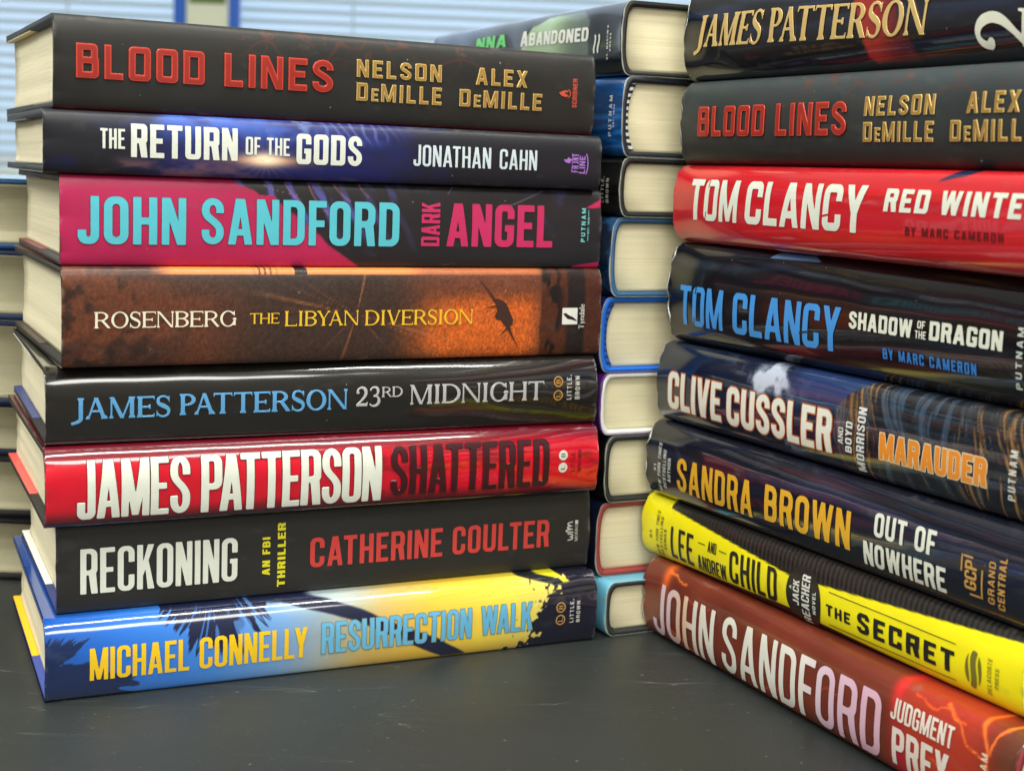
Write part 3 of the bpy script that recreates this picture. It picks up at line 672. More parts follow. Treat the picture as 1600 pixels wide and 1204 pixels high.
def art_angel(u, t, b):
    T = b.T
    edge = np.interp(t, [0, .14, .9, 1.64, 2.2, 2.78, 3.39, 3.6], [12.2, 11.95, 10.75, 9.84, 9.2, 8.3, 6.7, 6.2])
    e2 = edge + (fbm(u * 2.2, t * 2.5, 5) - .5) * .8 * ss(.8, 1.6, t)
    c = np.zeros(u.shape + (3,)) + c8(184, 40, 86)
    c = c * (0.95 + .1 * fbm(u * .5, t * .6, 2)[..., None])
    dark = ss(-.03, .06, u - e2)
    c = mix(c, c8(54, 51, 54), dark)
    fe = np.zeros(u.shape)
    k = (u - edge)
    ridge = np.abs(np.sin((u * 1.15 + t * .55) * 2.6 + 1.5 * fbm(u * .8, t * .8, 8)))
    fe = ss(.82, .99, ridge) * ss(.9, 2.9, t + .9 * fbm(u * 1.3, t * .5, 3))
    c = mix(c, c8(96, 92, 176), fe * dark * ss(6, 2.0, k) * .95)
    fan = ss(.6, .8, fbm(u * 2.6 + t * 1.2, t * .9, 14)) * ss(2.3, 3.3, t) * ss(18.5, 12, u)
    c = mix(c, c8(82, 84, 160), fan * dark * .9)
    for (u0, u1, t0, t1) in ((8.9, 9.6, 3.45, 2.6), (9.9, 10.8, 3.45, 2.1), (11.0, 11.7, 3.45, 2.7), (12.1, 12.5, 3.45, 2.9), (8.0, 9.4, 3.3, 2.9)):
        kk = np.clip((t0 - t) / (t0 - t1), 0, 1); x = u0 + (u1 - u0) * kk ** 1.7
        c = mix(c, c8(210, 130, 150), ss(.045, .0, np.abs(u - x)) * (t > t1) * (t < t0) * .75)
    c = mix(c, c8(70, 66, 112), ss(.52, .75, fbm(u * 1.1, t * 2.0, 17)) * ss(19.5, 20.6, u) * ss(22.4, 21.6, u) * ss(1.6, 2.3, t) * .8)
    for (a0, b0, a1, b1) in ((18.5, 2.45, 20.7, 3.35), (16.1, 3.1, 16.4, 3.45)):
        d = s_poly(u, t, [(a0, b0), (a0, b0 + .025), (a1, b1 + .025), (a1, b1)]); c = mix(c, c8(150, 135, 160), ss(.03, 0, d) * .6)
    c = mix(c, c8(205, 45, 98), ss(.02, -.01, s_poly(u, t, [(22.85, 2.68), (23.7, 2.74), (23.7, 3.12)])))
    c = mix(c, c8(190, 40, 90), ss(.02, -.01, s_poly(u, t, [(22.3, .1), (23.8, .32), (23.8, 0), (22.3, .0)])))
    return c
def art_libyan(u, t, b):
    T = b.T; n = fbm(u * .5, t * .8, 6); n2 = fbm(u * 2.4, t * 2.6, 8); gr = vn(u * 22, t * 22, 4)
    c = np.zeros(u.shape + (3,)) + c8(112, 64, 44)
    c = mix(c, c8(74, 50, 42), ss(.42, .68, n) * ss(7, 3, u) * .7)
    c = mix(c, c8(40, 38, 38), ss(.54, .74, n2) * ss(5.5, 2, u) * .55); c = mix(c, c8(150, 78, 44), ss(.5, .7, fbm(u * .9, t * 1.1, 51)) * ss(6, 3, u) * .3)
    c = mix(c, c8(70, 56, 50), ss(4.5, 8.5, u) * ss(16.5, 13.2, u) * .85)
    c = mix(c, c8(70, 60, 56), ss(2.4, 3.5, t) * ss(2, 5, u) * ss(21, 15, u) * .6)
    org = ss(13.2, 16.6, u + (n - .5) * 2) * ss(21.2, 19.8, u) * ss(3.5, 2.2, t + .5 * n2) * (0.75 + .25 * ss(.0, .7, t))
    org = np.clip(org * (.62 + .76 * (.5 * gr + .5 * n2)), 0, 1)
    c = mix(c, c8(206, 98, 38), org)
    c = mix(c, c8(128, 66, 40), ss(12.5, 16, u) * ss(21, 19, u) * ss(2.4, 3.2, t) * .55)
    cx, cy = 11.95, 1.94; an = np.degrees(np.arctan2(t - cy, u - cx)); rr = np.hypot(u - cx, t - cy)
    for a0, wd, st, ml in ((168, 2.2, .75, 6), (175, 1.2, .4, 5), (77, 3.5, .8, 3), (-108, 3.2, .8, 3), (-45, 2.5, .5, 2.6), (-135, 2.2, .4, 2.6), (-15, 2.2, .75, 7), (-20, 1.2, .6, 7), (150, 1.6, .45, 3.5), (-11, 1, .4, 6), (158, 1.0, .4, 5)):
        d = np.abs((an - a0 + 180) % 360 - 180); c = mix(c, c8(196, 116, 70), ss(wd, wd * .2, d + 2 * (gr - .5)) * st * ss(ml, ml * .2, rr) * (.6 + .4 * gr))
    hz = ss(20.55, 20.75, u + .12 * (n2 - .5))
    c = mix(c, c8(92, 50, 32), hz)
    c = mix(c, c8(40, 31, 28), hz * ss(.46, .56, fbm(u * 4, t * 1.4, 12)) * ss(22.0, 21.4, u))
    c = mix(c, c8(46, 38, 36), ss(21.9, 22.1, u) * ss(23.0, 22.8, u) * .95)
    c = mix(c, c8(88, 48, 34), ss(22.8, 23.1, u))
    c = c * (0.78 + .44 * (.6 * gr + .4 * vn(u * 11, t * 11, 71))[..., None])
    top = ss(T - .27, T - .25, t) * ss(3.2, 4.4, u) * ss(21, 20.4, u)
    c = mix(c, c8(228, 126, 62) * np.ones(3), top * (1 - .45 * ss(14, 15.4, u)))
    c = mix(c, c8(38, 28, 24), top * ((u > 9.25) & (u < 9.8)))
    c = mix(c, c8(90, 50, 30), top * ss(.2, .8, np.sin(u * 26)) * ss(8.6, 8.4, u) * ss(7.5, 7.7, u))
    return c
def art_midnight(u, t, b):
    c = np.zeros(u.shape + (3,)) + c8(40, 37, 33); n = streak(u, t, 3, .2, 3)
    c = c * (0.85 + .3 * n[..., None])
    band = np.interp(u, [15, 16.5, 20.1, 24.2], [1.3, 1.1, .72, .32])
    c = mix(c, c8(104, 104, 30), np.exp(-((t - band) / .10) ** 2) * ss(16, 19, u) * .55)
    for k in range(5):
        y = 1.9 + .25 * k - .02 * (u - 17) * (k - 1) ; c = mix(c, c8(66, 50, 54), ss(.05, 0, np.abs(t - y - .05 * (u - 18))) * ss(17.5, 19, u) * .35)
    return c
def art_shattered(u, t, b):
    T = b.T; c = np.zeros(u.shape + (3,)) + c8(205, 14, 38)
    c = c * (0.9 + .2 * fbm(u * .3, t * .8, 4)[..., None])
    c = mix(c, c8(86, 14, 30), ss(.75, .1, t) * .85); c = mix(c, c8(90, 14, 32), ss(T - .75, T - .15, t) * .8)  # maroon edges; the upper one paints in the shoulder's dark reflection
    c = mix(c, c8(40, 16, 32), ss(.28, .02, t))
    y = np.interp(u, [16, 19.7, 21.3, 24.2], [.6, .75, 1.0, .5]); c = mix(c, c8(226, 92, 28), np.exp(-((t - y + .25) / .22) ** 2) * ss(16.5, 21.5, u) * .7)  # orange reflection streak painted into the right part
    c = mix(c, c8(120, 12, 26), ss(.55, .7, fbm(u * .6, t * 2, 9)) * ss(5.8, 12, u) * .45)
    return c
def art_reckoning(u, t, b):
    c = np.zeros(u.shape + (3,)) + c8(57, 56, 53); c = c * (0.94 + .12 * fbm(u * .5, t * .7, 12)[..., None])
    return mix(c, c8(48, 54, 70), ss(.35, .1, t) * ss(14, 6, u) * .6)
def art_walk(u, t, b):
    T = b.T
    st = [0, 3, 6.5, 9.5, 11.5, 13.5, 16, 19, 22, 25]
    cs = np.array([(24, 84, 176), (40, 110, 205), (66, 132, 214), (118, 160, 208), (170, 178, 172), (206, 178, 104), (232, 190, 62), (236, 208, 70), (226, 214, 110), (214, 206, 100)], float) / 255
    c = np.stack([np.interp(u + .9 * (t - 1.5) * ss(8, 12, u) * -.5, st, cs[:, k]) for k in range(3)], -1)
    c = mix(c, c8(190, 150, 60), ss(.9, .1, t) * ss(11.5, 14, u) * .5)
    c = mix(c, c8(190, 205, 200), ss(2.3, 3.1, t) * ss(8.5, 10.5, u) * ss(14.5, 12, u) * .6)
    navy = c8(32, 40, 76)
    f1 = fbm(u * 1.6, t * 1.6, 3) - .5
    def fan(cu, ct, ph, rad, freq, amp, sd, up=False):
        an = np.degrees(np.arctan2(u - cu, ct - t)) if not up else np.degrees(np.arctan2(t - ct, u - cu)); rr = np.hypot(u - cu, t - ct)
        edge_ = np.interp(an, ph, rad) + amp * (vn(an * freq, rr * .5, sd) - .6) + amp * .6 * (vn(an * freq * 2.3, rr * .4, sd + 3) - .5)
        return ss(-.06, .06, edge_ - rr), an, rr
    m, an, rr = fan(-.8, 1.0, [-40, -13, -11.5, -6.5, 2, 8, 13, 20, 30, 36, 46, 60, 85], [3.4, 4.5, 3.7, 4.5, 3.4, 3.0, 2.0, 1.9, 2.9, 2.4, 2.0, 1.8, 1.5], .34, .75, 3, True)
    c = mix(c, c8(24, 42, 88), m * .92)
    m, an, rr = fan(6.8, 4.6, [-80, -62, -43, -33, -20, -9, 0, 8, 18, 30, 47, 56, 80], [2.2, 2.7, 2.5, 2.8, 3.1, 3.2, 3.3, 3.35, 3.1, 2.8, 2.85, 2.75, 2.2], .34, .9, 7)
    gapm = ss(.66, .74, vn(an * .42, rr * 1.1, 12)) * ss(1.5, 1.9, rr)
    c = mix(c, navy, m * (1 - .75 * gapm))
    # trunk
    lo = np.interp(u, [8.3, 9.5, 11.0, 11.63, 12.97, 14.83, 16.66], [3.12, 3.05, 2.62, 2.43, 1.96, .97, .08]); hi = np.interp(u, [8.3, 9.9, 11.62, 12.96, 14.81, 16.5, 17.85], [3.5, 3.36, 3.0, 2.53, 1.62, .9, .06])
    tr = ss(-.05, .05, t - lo + .06 * f1) * ss(-.05, .05, hi - t + .06 * f1) * ss(8.0, 8.6, u) * (u < 18)
    c = mix(c, c8(36, 42, 74), tr)
    # tree mass on the right
    ed = np.interp(t, [0, .12, .6, 1.77, 2.53, 2.8, 3.2], [20.5, 20.66, 21.2, 21.85, 22.3, 22.4, 22.5])
    lf = .55 * (fbm(u * 3.0, t * 3.0, 19, 3) - .5) + .6 * (fbm(u * 8, t * 8, 29, 3) - .5)
    dn = ss(-1.3, .5, u - ed + 2.2 * (fbm(u * 2.2, t * 2.2, 19, 3) - .5)); lv_ = .5 + 1.25 * (vn(u * 5.5, t * 5.5, 29) * .55 + vn(u * 11, t * 11, 31) * .45 - .5)
    c = mix(c, c8(38, 38, 58), ss(-.10, .10, dn * 1.25 - .12 - lv_))
    c = mix(c, c8(34, 40, 52), ss(.03, -.03, s_poly(u, t, [(18.4, 3.5), (20.3, 3.22), (22.1, 2.76), (22.5, 2.7), (22.5, 3.0), (21.0, 3.25), (19.6, 3.4)])) * .95)
    c = mix(c, c8(232, 222, 40), ss(.04, -.02, s_poly(u, t, [(22.15, 3.3), (22.9, 2.85), (22.6, 2.82), (22.4, 3.0), (21.2, 3.25), (21.2, 3.5)])))
    return c
def art_r1(u, t, b):
    c = np.zeros(u.shape + (3,)) + c8(27, 29, 36); n = streak(u, t, 6, .2, 2.5)
    c = mix(c, c8(46, 60, 92), ss(.42, .65, n) * ss(1.3, 2.2, t) * .8)  # bluish window reflection painted into the upper half
    c = mix(c, c8(70, 44, 40), ss(.6, .75, n) * ss(1.6, .9, t) * .4)
    sw = ss(.12, -.12, s_poly(u, t, [(10.4, 3.2), (10.9, 1.8), (11.25, 1.1), (11.5, .5), (11.9, .2), (14.3, .16), (13.7, 1.1), (13.1, 1.9), (12.7, 3.2)]) + .3 * (fbm(u, t * 2, 4) - .5))
    c = mix(c, mix(np.zeros(u.shape + (3,)) + c8(176, 44, 38), c8(90, 30, 38), ss(11.6, 13.8, u)), sw * .9)
    return c
def art_redwinter(u, t, b):
    c = np.zeros(u.shape + (3,)) + c8(202, 32, 42); n = streak(u, t, 2, .15, 2.6)
    c = c * (0.9 + .2 * n[..., None])
    c = mix(c, c8(70, 36, 36), ss(21.6, 23, u) * .8)
    c = mix(c, c8(28, 38, 84), ss(.05, -.02, s_poly(u, t, [(17.1, 3.05), (17.8, 3.4), (19.0, 3.5), (18.3, 3.25)])))
    return c
def art_shadow(u, t, b):
    c = np.zeros(u.shape + (3,)) + c8(24, 25, 31); n = streak(u, t, 9, .14, 2.8); n2 = streak(u, t, 15, .1, 1.6)
    c = mix(c, c8(58, 42, 42), ss(.52, .72, n) * .4); c = mix(c, c8(46, 52, 70), ss(.55, .75, n2) * ss(2.0, 3.4, t) * .8)  # brownish and bluish gloss reflections painted in as streaks
    c = mix(c, c8(92, 96, 50), np.exp(-((t - .55 + .02 * (u - 14)) / .09) ** 2) * ss(10.5, 13, u) * ss(21, 17, u) * .6)  # yellowish reflection streak, also painted in
    c = mix(c, c8(110, 160, 215), ss(.03, -.03, s_poly(u, t, [(6.3, 4.2), (9.6, 4.23), (9.0, 4.46), (6.7, 4.46)])))
    return c
def art_marauder(u, t, b):
    c = np.zeros(u.shape + (3,)) + c8(26, 40, 66); n = fbm(u * .8, t * .9, 7, 5)
    c = mix(c, c8(22, 30, 58), ss(.45, .7, fbm(u * .3, t * .8, 5)) * .8); c = mix(c, c8(44, 76, 136), ss(8.2, 10, u) * ss(1.8, 3.0, t) * .7)
    n5 = fbm(u * 1.3, t * 1.3, 41, 5)
    smoke = ss(.40, .72, n5 * .75 + .42 * np.exp(-((u - 7.2 - .4 * (t - 2.8)) / 1.5) ** 2 - ((t - 2.9) / .8) ** 2) - .02)
    c = mix(c, c8(198, 208, 224), np.clip(smoke * 1.2, 0, .92) * np.exp(-((u - 7.4) / 2.4) ** 4 - ((t - 3.0) / 1.2) ** 4))
    c = mix(c, c8(176, 190, 215), ss(.48, .7, n) * np.exp(-((u - 10.3) / .9) ** 2 - ((t - 2.5) / .7) ** 2) * .7)
    c = mix(c, c8(160, 172, 190), ss(.48, .66, fbm(u * .9, t * 1.2, 20)) * np.exp(-((u - 9.2) / 1.2) ** 2 - ((t - .5) / .4) ** 2) * .6)
    ed = np.interp(t, [0, .69, 1.44, 2.51, 3.1, 3.6], [12.8, 12.45, 12.05, 12.15, 12.7, 13.6])
    sea = ss(-.1, .15, u - ed)
    x = u + .35 * t + .25 * np.sin(t * 1.5 + u)
    a1, a2, a3, a4 = fbm(x * 2.2, t * .35, 23, 4), fbm(x * 6, t * .5, 28, 4), fbm(x * 13, t * .9, 37, 3), fbm(x * 4, t * .45, 44, 4)
    s = np.zeros(u.shape + (3,)) + c8(36, 42, 52)
    s = mix(s, c8(112, 104, 112), ss(14.6, 12.2, u) * ss(.3, .6, a1) * .9)
    s = mix(s, c8(74, 98, 124), ss(.46, .62, a4) * ss(13.0, 14.2, u) * ss(20, 17.5, u) * .75)
    s = mix(s, c8(178, 128, 66), ss(.55, .68, a2) * np.clip(ss(12, 13.3, u) * ss(15.4, 13.8, u) * .8 + ss(17.6, 20.0, u) * .9, 0, 1))
    s = mix(s, c8(24, 26, 32), ss(.5, .66, a3) * .65)
    s = mix(s, c8(150, 150, 150), ss(.62, .74, a3 * .6 + a1 * .4) * .5)
    return mix(c, s, sea)
def art_nowhere(u, t, b):
    c = np.zeros(u.shape + (3,)) + c8(28, 33, 48); n = streak(u, t, 18, .12, 2.2)
    c = mix(c, c8(58, 60, 92), ss(.5, .72, n) * ss(1.2, 2.6, t) * .7); c = mix(c, c8(58, 34, 52), np.exp(-((u - 3.4) / 1.8) ** 2) * .5 * ss(2.6, 1.6, t))  # lengthwise streaks are gloss reflections painted into the jacket
    c = mix(c, c8(96, 96, 46), np.exp(-((t - .42) / .10) ** 2) * ss(13, 16, u) * .5)  # painted gloss streak low on the right
    return c
def art_secret(u, t, b):
    T = b.T; y = c8(238, 226, 22)
    c = np.zeros(u.shape + (3,)) + c8(34, 32, 30)
    rib = ss(-.4, .6, np.sin((u + .25 * t) * 2 * math.pi / .28)); c = mix(c, c8(66, 64, 61), rib * ss(1.75, 2.0, t) * .8)
    c = mix(c, c8(62, 58, 52), ss(.5, .9, np.sin(u * 30 + t * 3)) * .2)
    hi = np.where(u < 11.7, np.interp(u, [0, 1.6, 10.57, 12], [3.1, 2.55, 1.79, 1.72]), np.interp(u, [12, 12.87, 23.5, 24], [1.85, 1.89, 2.62, 2.9]))
    hi = np.where(u < 1.5, 3.2, hi)
    lo = np.where(u < 11.7, np.interp(u, [0, 1.4, 1.8, 10.57, 12], [-.1, .05, .16, .41, .42]), np.interp(u, [12, 12.87, 20, 23.6], [.29, .29, .08, -.05]))
    m = ss(-.025, .025, hi - t) * ss(-.025, .025, t - lo)
    c = mix(c, y * (0.97 + .06 * fbm(u * .6, t * .8, 3)[..., None]), m)
    return c
def art_prey(u, t, b):
    T = b.T; c = np.zeros(u.shape + (3,)) + c8(124, 54, 38); n = fbm(u * .45, t * .7, 13)
    c = c * (0.86 + .28 * n[..., None])
    rt = ss(17.2, 18.6, u) * ss(23.6, 21.5, u); c = mix(c, c8(186, 56, 36), rt * .85)
    c = mix(c, c8(112, 66, 44), ss(22.6, 23.8, u) * .8)
    d = np.hypot((u - 1.25) / .35, (t - 3.1) / .9); c = mix(c, c8(236, 104, 34), np.exp(-d * d) * .9)
    d = np.hypot((u - 17.8) / .32, (t - 3.2) / 1.1); c = mix(c, c8(226, 42, 44), np.exp(-d * d) * .85)
    d = np.hypot((u - 18.1) / .4, (t - .9) / 1.0); c = mix(c, c8(190, 16, 66), np.exp(-d * d) * .6)
    def bolt(pts, wd, s, colr=(246, 122, 42)):
        nonlocal c
        P = np.array(pts, float); dd = np.full(u.shape, 9.0)
        jx = .22 * (fbm(u * 2.5, t * 2.5, s) - .5); jy = .22 * (fbm(u * 2.5, t * 2.5, s + 9) - .5)
        for i in range(len(P) - 1):
            a_, b_ = P[i], P[i + 1]; e = b_ - a_; k = np.clip(((u + jx - a_[0]) * e[0] + (t + jy - a_[1]) * e[1]) / (e @ e), 0, 1)
            dd = np.minimum(dd, np.hypot(u + jx - a_[0] - e[0] * k, t + jy - a_[1] - e[1] * k))
        c = mix(c, c8(*colr), np.exp(-(dd / wd) ** 2) * .9)
    bolt([(1.3, 3.3), (2.0, 3.25), (2.3, 3.1), (2.9, 3.15)], .05, 2); bolt([(1.5, .9), (2.4, .7), (3.4, .35), (4.6, .12)], .07, 3, (226, 84, 34)); bolt([(9.5, .5), (10.2, .9), (11.0, .6), (12.2, .3)], .05, 4, (190, 66, 34)); bolt([(3.0, 2.6), (4.2, 2.4), (5.2, 2.6)], .04, 8, (190, 76, 40))
    bolt([(13.2, 1.7), (13.9, 2.0), (14.8, 1.8)], .04, 9, (180, 66, 40))
    bolt([(21.9, 4), (22.1, 3.4), (22.6, 2.7), (22.7, 1.8), (23.0, .5)], .075, 5); bolt([(23.4, 4), (22.9, 3.3), (22.7, 2.6)], .05, 6); bolt([(20.2, 3.4), (21.0, 3.1), (21.7, 2.5), (22.5, 2.3)], .04, 7); bolt([(18.6, 3.3), (19.6, 3.15), (20.4, 3.35), (21.4, 3.1)], .03, 12, (236, 96, 40)); bolt([(19.6, 1.5), (20.8, 1.2), (21.5, .7), (22.4, .5)], .03, 14, (220, 84, 36))
    return c
def art_m1(u, t, b):
    c = np.zeros(u.shape + (3,)) + c8(30, 38, 54); n = fbm(u * .7, t * 1.2, 4)
    c = mix(c, c8(44, 66, 112), ss(.35, .6, n) * ss(14, 11, u) * .8)
    pt_ = ss(.08, -.06, s_poly(u, t, [(14.3, .6), (14.5, 1.9), (15.4, 2.75), (17.0, 3.1), (20.0, 3.1), (20.6, 2.6), (20.6, .6)]) + .2 * (n - .5))
    c = mix(c, c8(158, 186, 140), pt_ * (0.5 + .5 * ss(20, 17.0, u)))
    c = mix(c, c8(92, 112, 50), np.exp(-((t - 1.35 - .02 * (u - 20)) / .12) ** 2) * ss(20, 21.5, u) * .7)
    c = mix(c, c8(18, 22, 26), ss(1.1, .6, t) * .85)
    return c
def art_streaky(c0, c1, seed, fu=.4, ft=6):
    def f(u, t, b):
        n = streak(u + .6 * t, t, seed, fu, ft); return mix(np.zeros(u.shape + (3,)) + c8(*c0), c8(*c1), ss(.4, .7, n))
    return f

# ------------------------------------------------------------------ the setting
def table_material():
    m, nt, b = base_mat('table_laminate')
    n1 = N(nt, 'ShaderNodeTexNoise', Scale=2.2, Detail=6.0); n2 = N(nt, 'ShaderNodeTexNoise', Scale=330.0, Detail=3.0)
    v = coords(nt, (1, 1, 1)); nt.links.new(v, n1.inputs['Vector']); nt.links.new(v, n2.inputs['Vector'])
    c1 = N(nt, 'ShaderNodeMix', data_type='RGBA'); c1.inputs[6].default_value = (*s8(26, 31, 31), 1); c1.inputs[7].default_value = (*s8(36, 40, 39), 1); nt.links.new(n1.outputs['Fac'], c1.inputs[0])
    # pale specks of dust
    cr = N(nt, 'ShaderNodeValToRGB'); cr.color_ramp.elements[0].position = .68; cr.color_ramp.elements[1].position = .76; nt.links.new(n2.outputs['Fac'], cr.inputs[0])
    # hairline scratches
    fac = cr.outputs[0]
    for k, (ang, scl, seed) in enumerate(((18, 5.0, 1.0), (-52, 4.0, 4.3), (71, 3.0, 8.8))):
        tcn = N(nt, 'ShaderNodeTexCoord'); mp = N(nt, 'ShaderNodeMapping'); mp.inputs['Rotation'].default_value = (0, 0, R(ang)); mp.inputs['Scale'].default_value = (scl * 1.6, scl * 22, 1); mp.inputs['Location'].default_value = (seed, seed * 2, 0)
        nt.links.new(tcn.outputs['Object'], mp.inputs['Vector'])
        vz = N(nt, 'ShaderNodeTexNoise', Scale=1.0, Detail=1.0, Distortion=.3); nt.links.new(mp.outputs[0], vz.inputs['Vector'])
        sb = N(nt, 'ShaderNodeMath', operation='SUBTRACT'); sb.inputs[1].default_value = .5; nt.links.new(vz.outputs['Fac'], sb.inputs[0])
        ab = N(nt, 'ShaderNodeMath', operation='ABSOLUTE'); nt.links.new(sb.outputs[0], ab.inputs[0])
        r2 = N(nt, 'ShaderNodeMapRange'); r2.inputs['From Min'].default_value = .0; r2.inputs['From Max'].default_value = .0028; r2.inputs['To Min'].default_value = 1; r2.inputs['To Max'].default_value = 0; nt.links.new(ab.outputs[0], r2.inputs['Value'])
        gate = N(nt, 'ShaderNodeTexNoise', Scale=9.0 + k * 3, Detail=2.0); nt.links.new(mp.outputs[0], gate.inputs['Vector']); gate.inputs['Scale'].default_value = .6
        g2 = N(nt, 'ShaderNodeMapRange'); g2.inputs['From Min'].default_value = .56; g2.inputs['From Max'].default_value = .64; nt.links.new(gate.outputs['Fac'], g2.inputs['Value'])
        mu = N(nt, 'ShaderNodeMath', operation='MULTIPLY'); nt.links.new(r2.outputs[0], mu.inputs[0]); nt.links.new(g2.outputs[0], mu.inputs[1])
        mx_ = N(nt, 'ShaderNodeMath', operation='MAXIMUM'); nt.links.new(fac, mx_.inputs[0]); nt.links.new(mu.outputs[0], mx_.inputs[1]); fac = mx_.outputs[0]
    ml = N(nt, 'ShaderNodeMath', operation='MULTIPLY'); ml.inputs[1].default_value = .24; nt.links.new(fac, ml.inputs[0])
    c2 = N(nt, 'ShaderNodeMix', data_type='RGBA'); nt.links.new(ml.outputs[0], c2.inputs[0]); nt.links.new(c1.outputs[2], c2.inputs[6]); c2.inputs[7].default_value = (*s8(150, 156, 150), 1)
    nt.links.new(c2.outputs[2], b.inputs['Base Color'])
    n4 = N(nt, 'ShaderNodeTexNoise', Scale=14.0, Detail=5.0); nt.links.new(v, n4.inputs['Vector'])
    rr = N(nt, 'ShaderNodeMapRange'); rr.inputs['To Min'].default_value = .34; rr.inputs['To Max'].default_value = .62; nt.links.new(n4.outputs['Fac'], rr.inputs['Value']); nt.links.new(rr.outputs[0], b.inputs['Roughness'])
    n5 = N(nt, 'ShaderNodeTexNoise', Scale=900.0, Detail=2.0); nt.links.new(v, n5.inputs['Vector'])
    bp = N(nt, 'ShaderNodeBump', Strength=.25, Distance=.0003); nt.links.new(n5.outputs['Fac'], bp.inputs['Height']); nt.links.new(bp.outputs[0], b.inputs['Normal'])
    return m
tag(boxes('table_top', [(-110, 12, -3.5, 95, 135, 0)], table_material(), None, .3), 'dark grey green laminate table top under the book stacks', 'table')
tag(boxes('back_wall', [(-420, 392, -90, 420, 400, 260)], plain('wall_paint', (205, 208, 204), .8, .03, 8, .1)), 'pale painted wall behind the window blind', 'wall', None, 'structure')
# blind: curved slats, one mesh
def blind():
    root = bpy.data.objects.new('window_blind', None); C.objects.link(root); root.location = (-.2, 3.72, .20); root.rotation_euler = (0, 0, R(4))
    V, F = [], []; pitch = 2.5; n = 78; tilt = R(38); k = 5
    for s in range(n):
        z = 2 + s * pitch
        for side in (-255, 255):
            for j in range(k):
                a = (j / (k - 1) - .5) * 2.5; d = .18 * (1 - (2 * j / (k - 1) - 1) ** 2)
                V.append((side, a * math.cos(tilt) - d * math.sin(tilt), z + a * math.sin(tilt) + d * math.cos(tilt)))
        b0 = len(V) - 2 * k
        for j in range(k - 1): F.append([b0 + j, b0 + j + 1, b0 + k + j + 1, b0 + k + j])
    m, nt_, b = base_mat('blind_vinyl'); b.inputs['Base Color'].default_value = (*s8(214, 222, 230), 1); b.inputs['Roughness'].default_value = .45
    tr = N(nt_, 'ShaderNodeBsdfTranslucent'); tr.inputs['Color'].default_value = (*s8(205, 222, 240), 1); mx = N(nt_, 'ShaderNodeMixShader'); mx.inputs[0].default_value = .45
    nz = N(nt_, 'ShaderNodeTexNoise', Scale=3.0); mr = N(nt_, 'ShaderNodeMapRange'); mr.inputs['To Min'].default_value = .38; mr.inputs['To Max'].default_value = .52; nt_.links.new(nz.outputs['Fac'], mr.inputs['Value']); nt_.links.new(mr.outputs[0], mx.inputs[0])
    nt_.links.new(b.outputs[0], mx.inputs[1]); nt_.links.new(tr.outputs[0], mx.inputs[2]); nt_.links.new(mx.outputs[0], nt_.nodes['Material Output'].inputs['Surface'])
    link('slats', mesh_np('slats', V, F, [m]), root)
    boxes('head_rail', [(-256, -2, 196, 256, 2, 200.5)], plain('rail_paint', (214, 220, 226), .4, .03), root, .2)
    boxes('bottom_rail', [(-255, -1.3, -1.2, 255, 1.3, .2)], plain('rail_paint', (214, 220, 226), .4, .03), root, .2)
    for x in (-215, -150, -85, -20, 45, 110, 175, 235): boxes('ladder_cord', [(x - .25, -1.5, 0, x + .25, -1.3, 197)], plain('cord', (190, 204, 216), .7, .05), root)
    tag(root, 'pale blue horizontal slat blind lit by daylight behind the stacks', 'blind')
blind()
tag(boxes('window_sill', [(-330, 345, 14.5, 330, 391, 17.6)], plain('sill_paint', (206, 220, 212), .4, .04), None, .4), 'pale window sill running below the slat blind', 'sill')
nr = bpy.data.objects.new('framed_notice', None); C.objects.link(nr); nr.location = (-.703, 3.53, .176)
blue = plain('blue_plastic', (18, 92, 196), .35, .05)
boxes('notice_board', [(-4.7, -.3, 1, 4.7, .3, 52)], plain('notice_paper', (224, 230, 204), .6, .04), nr)
boxes('notice_picture', [(-4.0, -.42, 37.6, 4.0, -.31, 50)], plain('notice_print', (96, 120, 66), .6, .3, 30), nr)
boxes('frame', [(-7.4, -1, 0, -4.72, 1, 54)], blue, nr, .2); boxes('frame', [(4.72, -1, 0, 7.2, 1, 54)], blue, nr, .2)
boxes('frame', [(-4.71, -1, 52.01, 4.71, 1, 54)], blue, nr, .2); boxes('stand_foot', [(-7.4, -6, -.0, 7.2, -1.01, .8)], blue, nr, .2)
tag(nr, 'tall pale yellow notice in a thick blue frame standing on the window sill', 'notice')

# ------------------------------------------------------------------ left stack
GL = 'hardcovers stacked at the left with spines to the front'
GR = 'hardcovers stacked at the right with spines to the front'
GM = 'hardcovers in the middle stack with page ends to the front'
GB = 'out of focus hardcovers at the far left'
ORANGE_RED = ink((206, 68, 50), .36, .0, .15); GOLD = ink((236, 204, 124), .3, .35); WHITE = ink((226, 230, 214), .42)

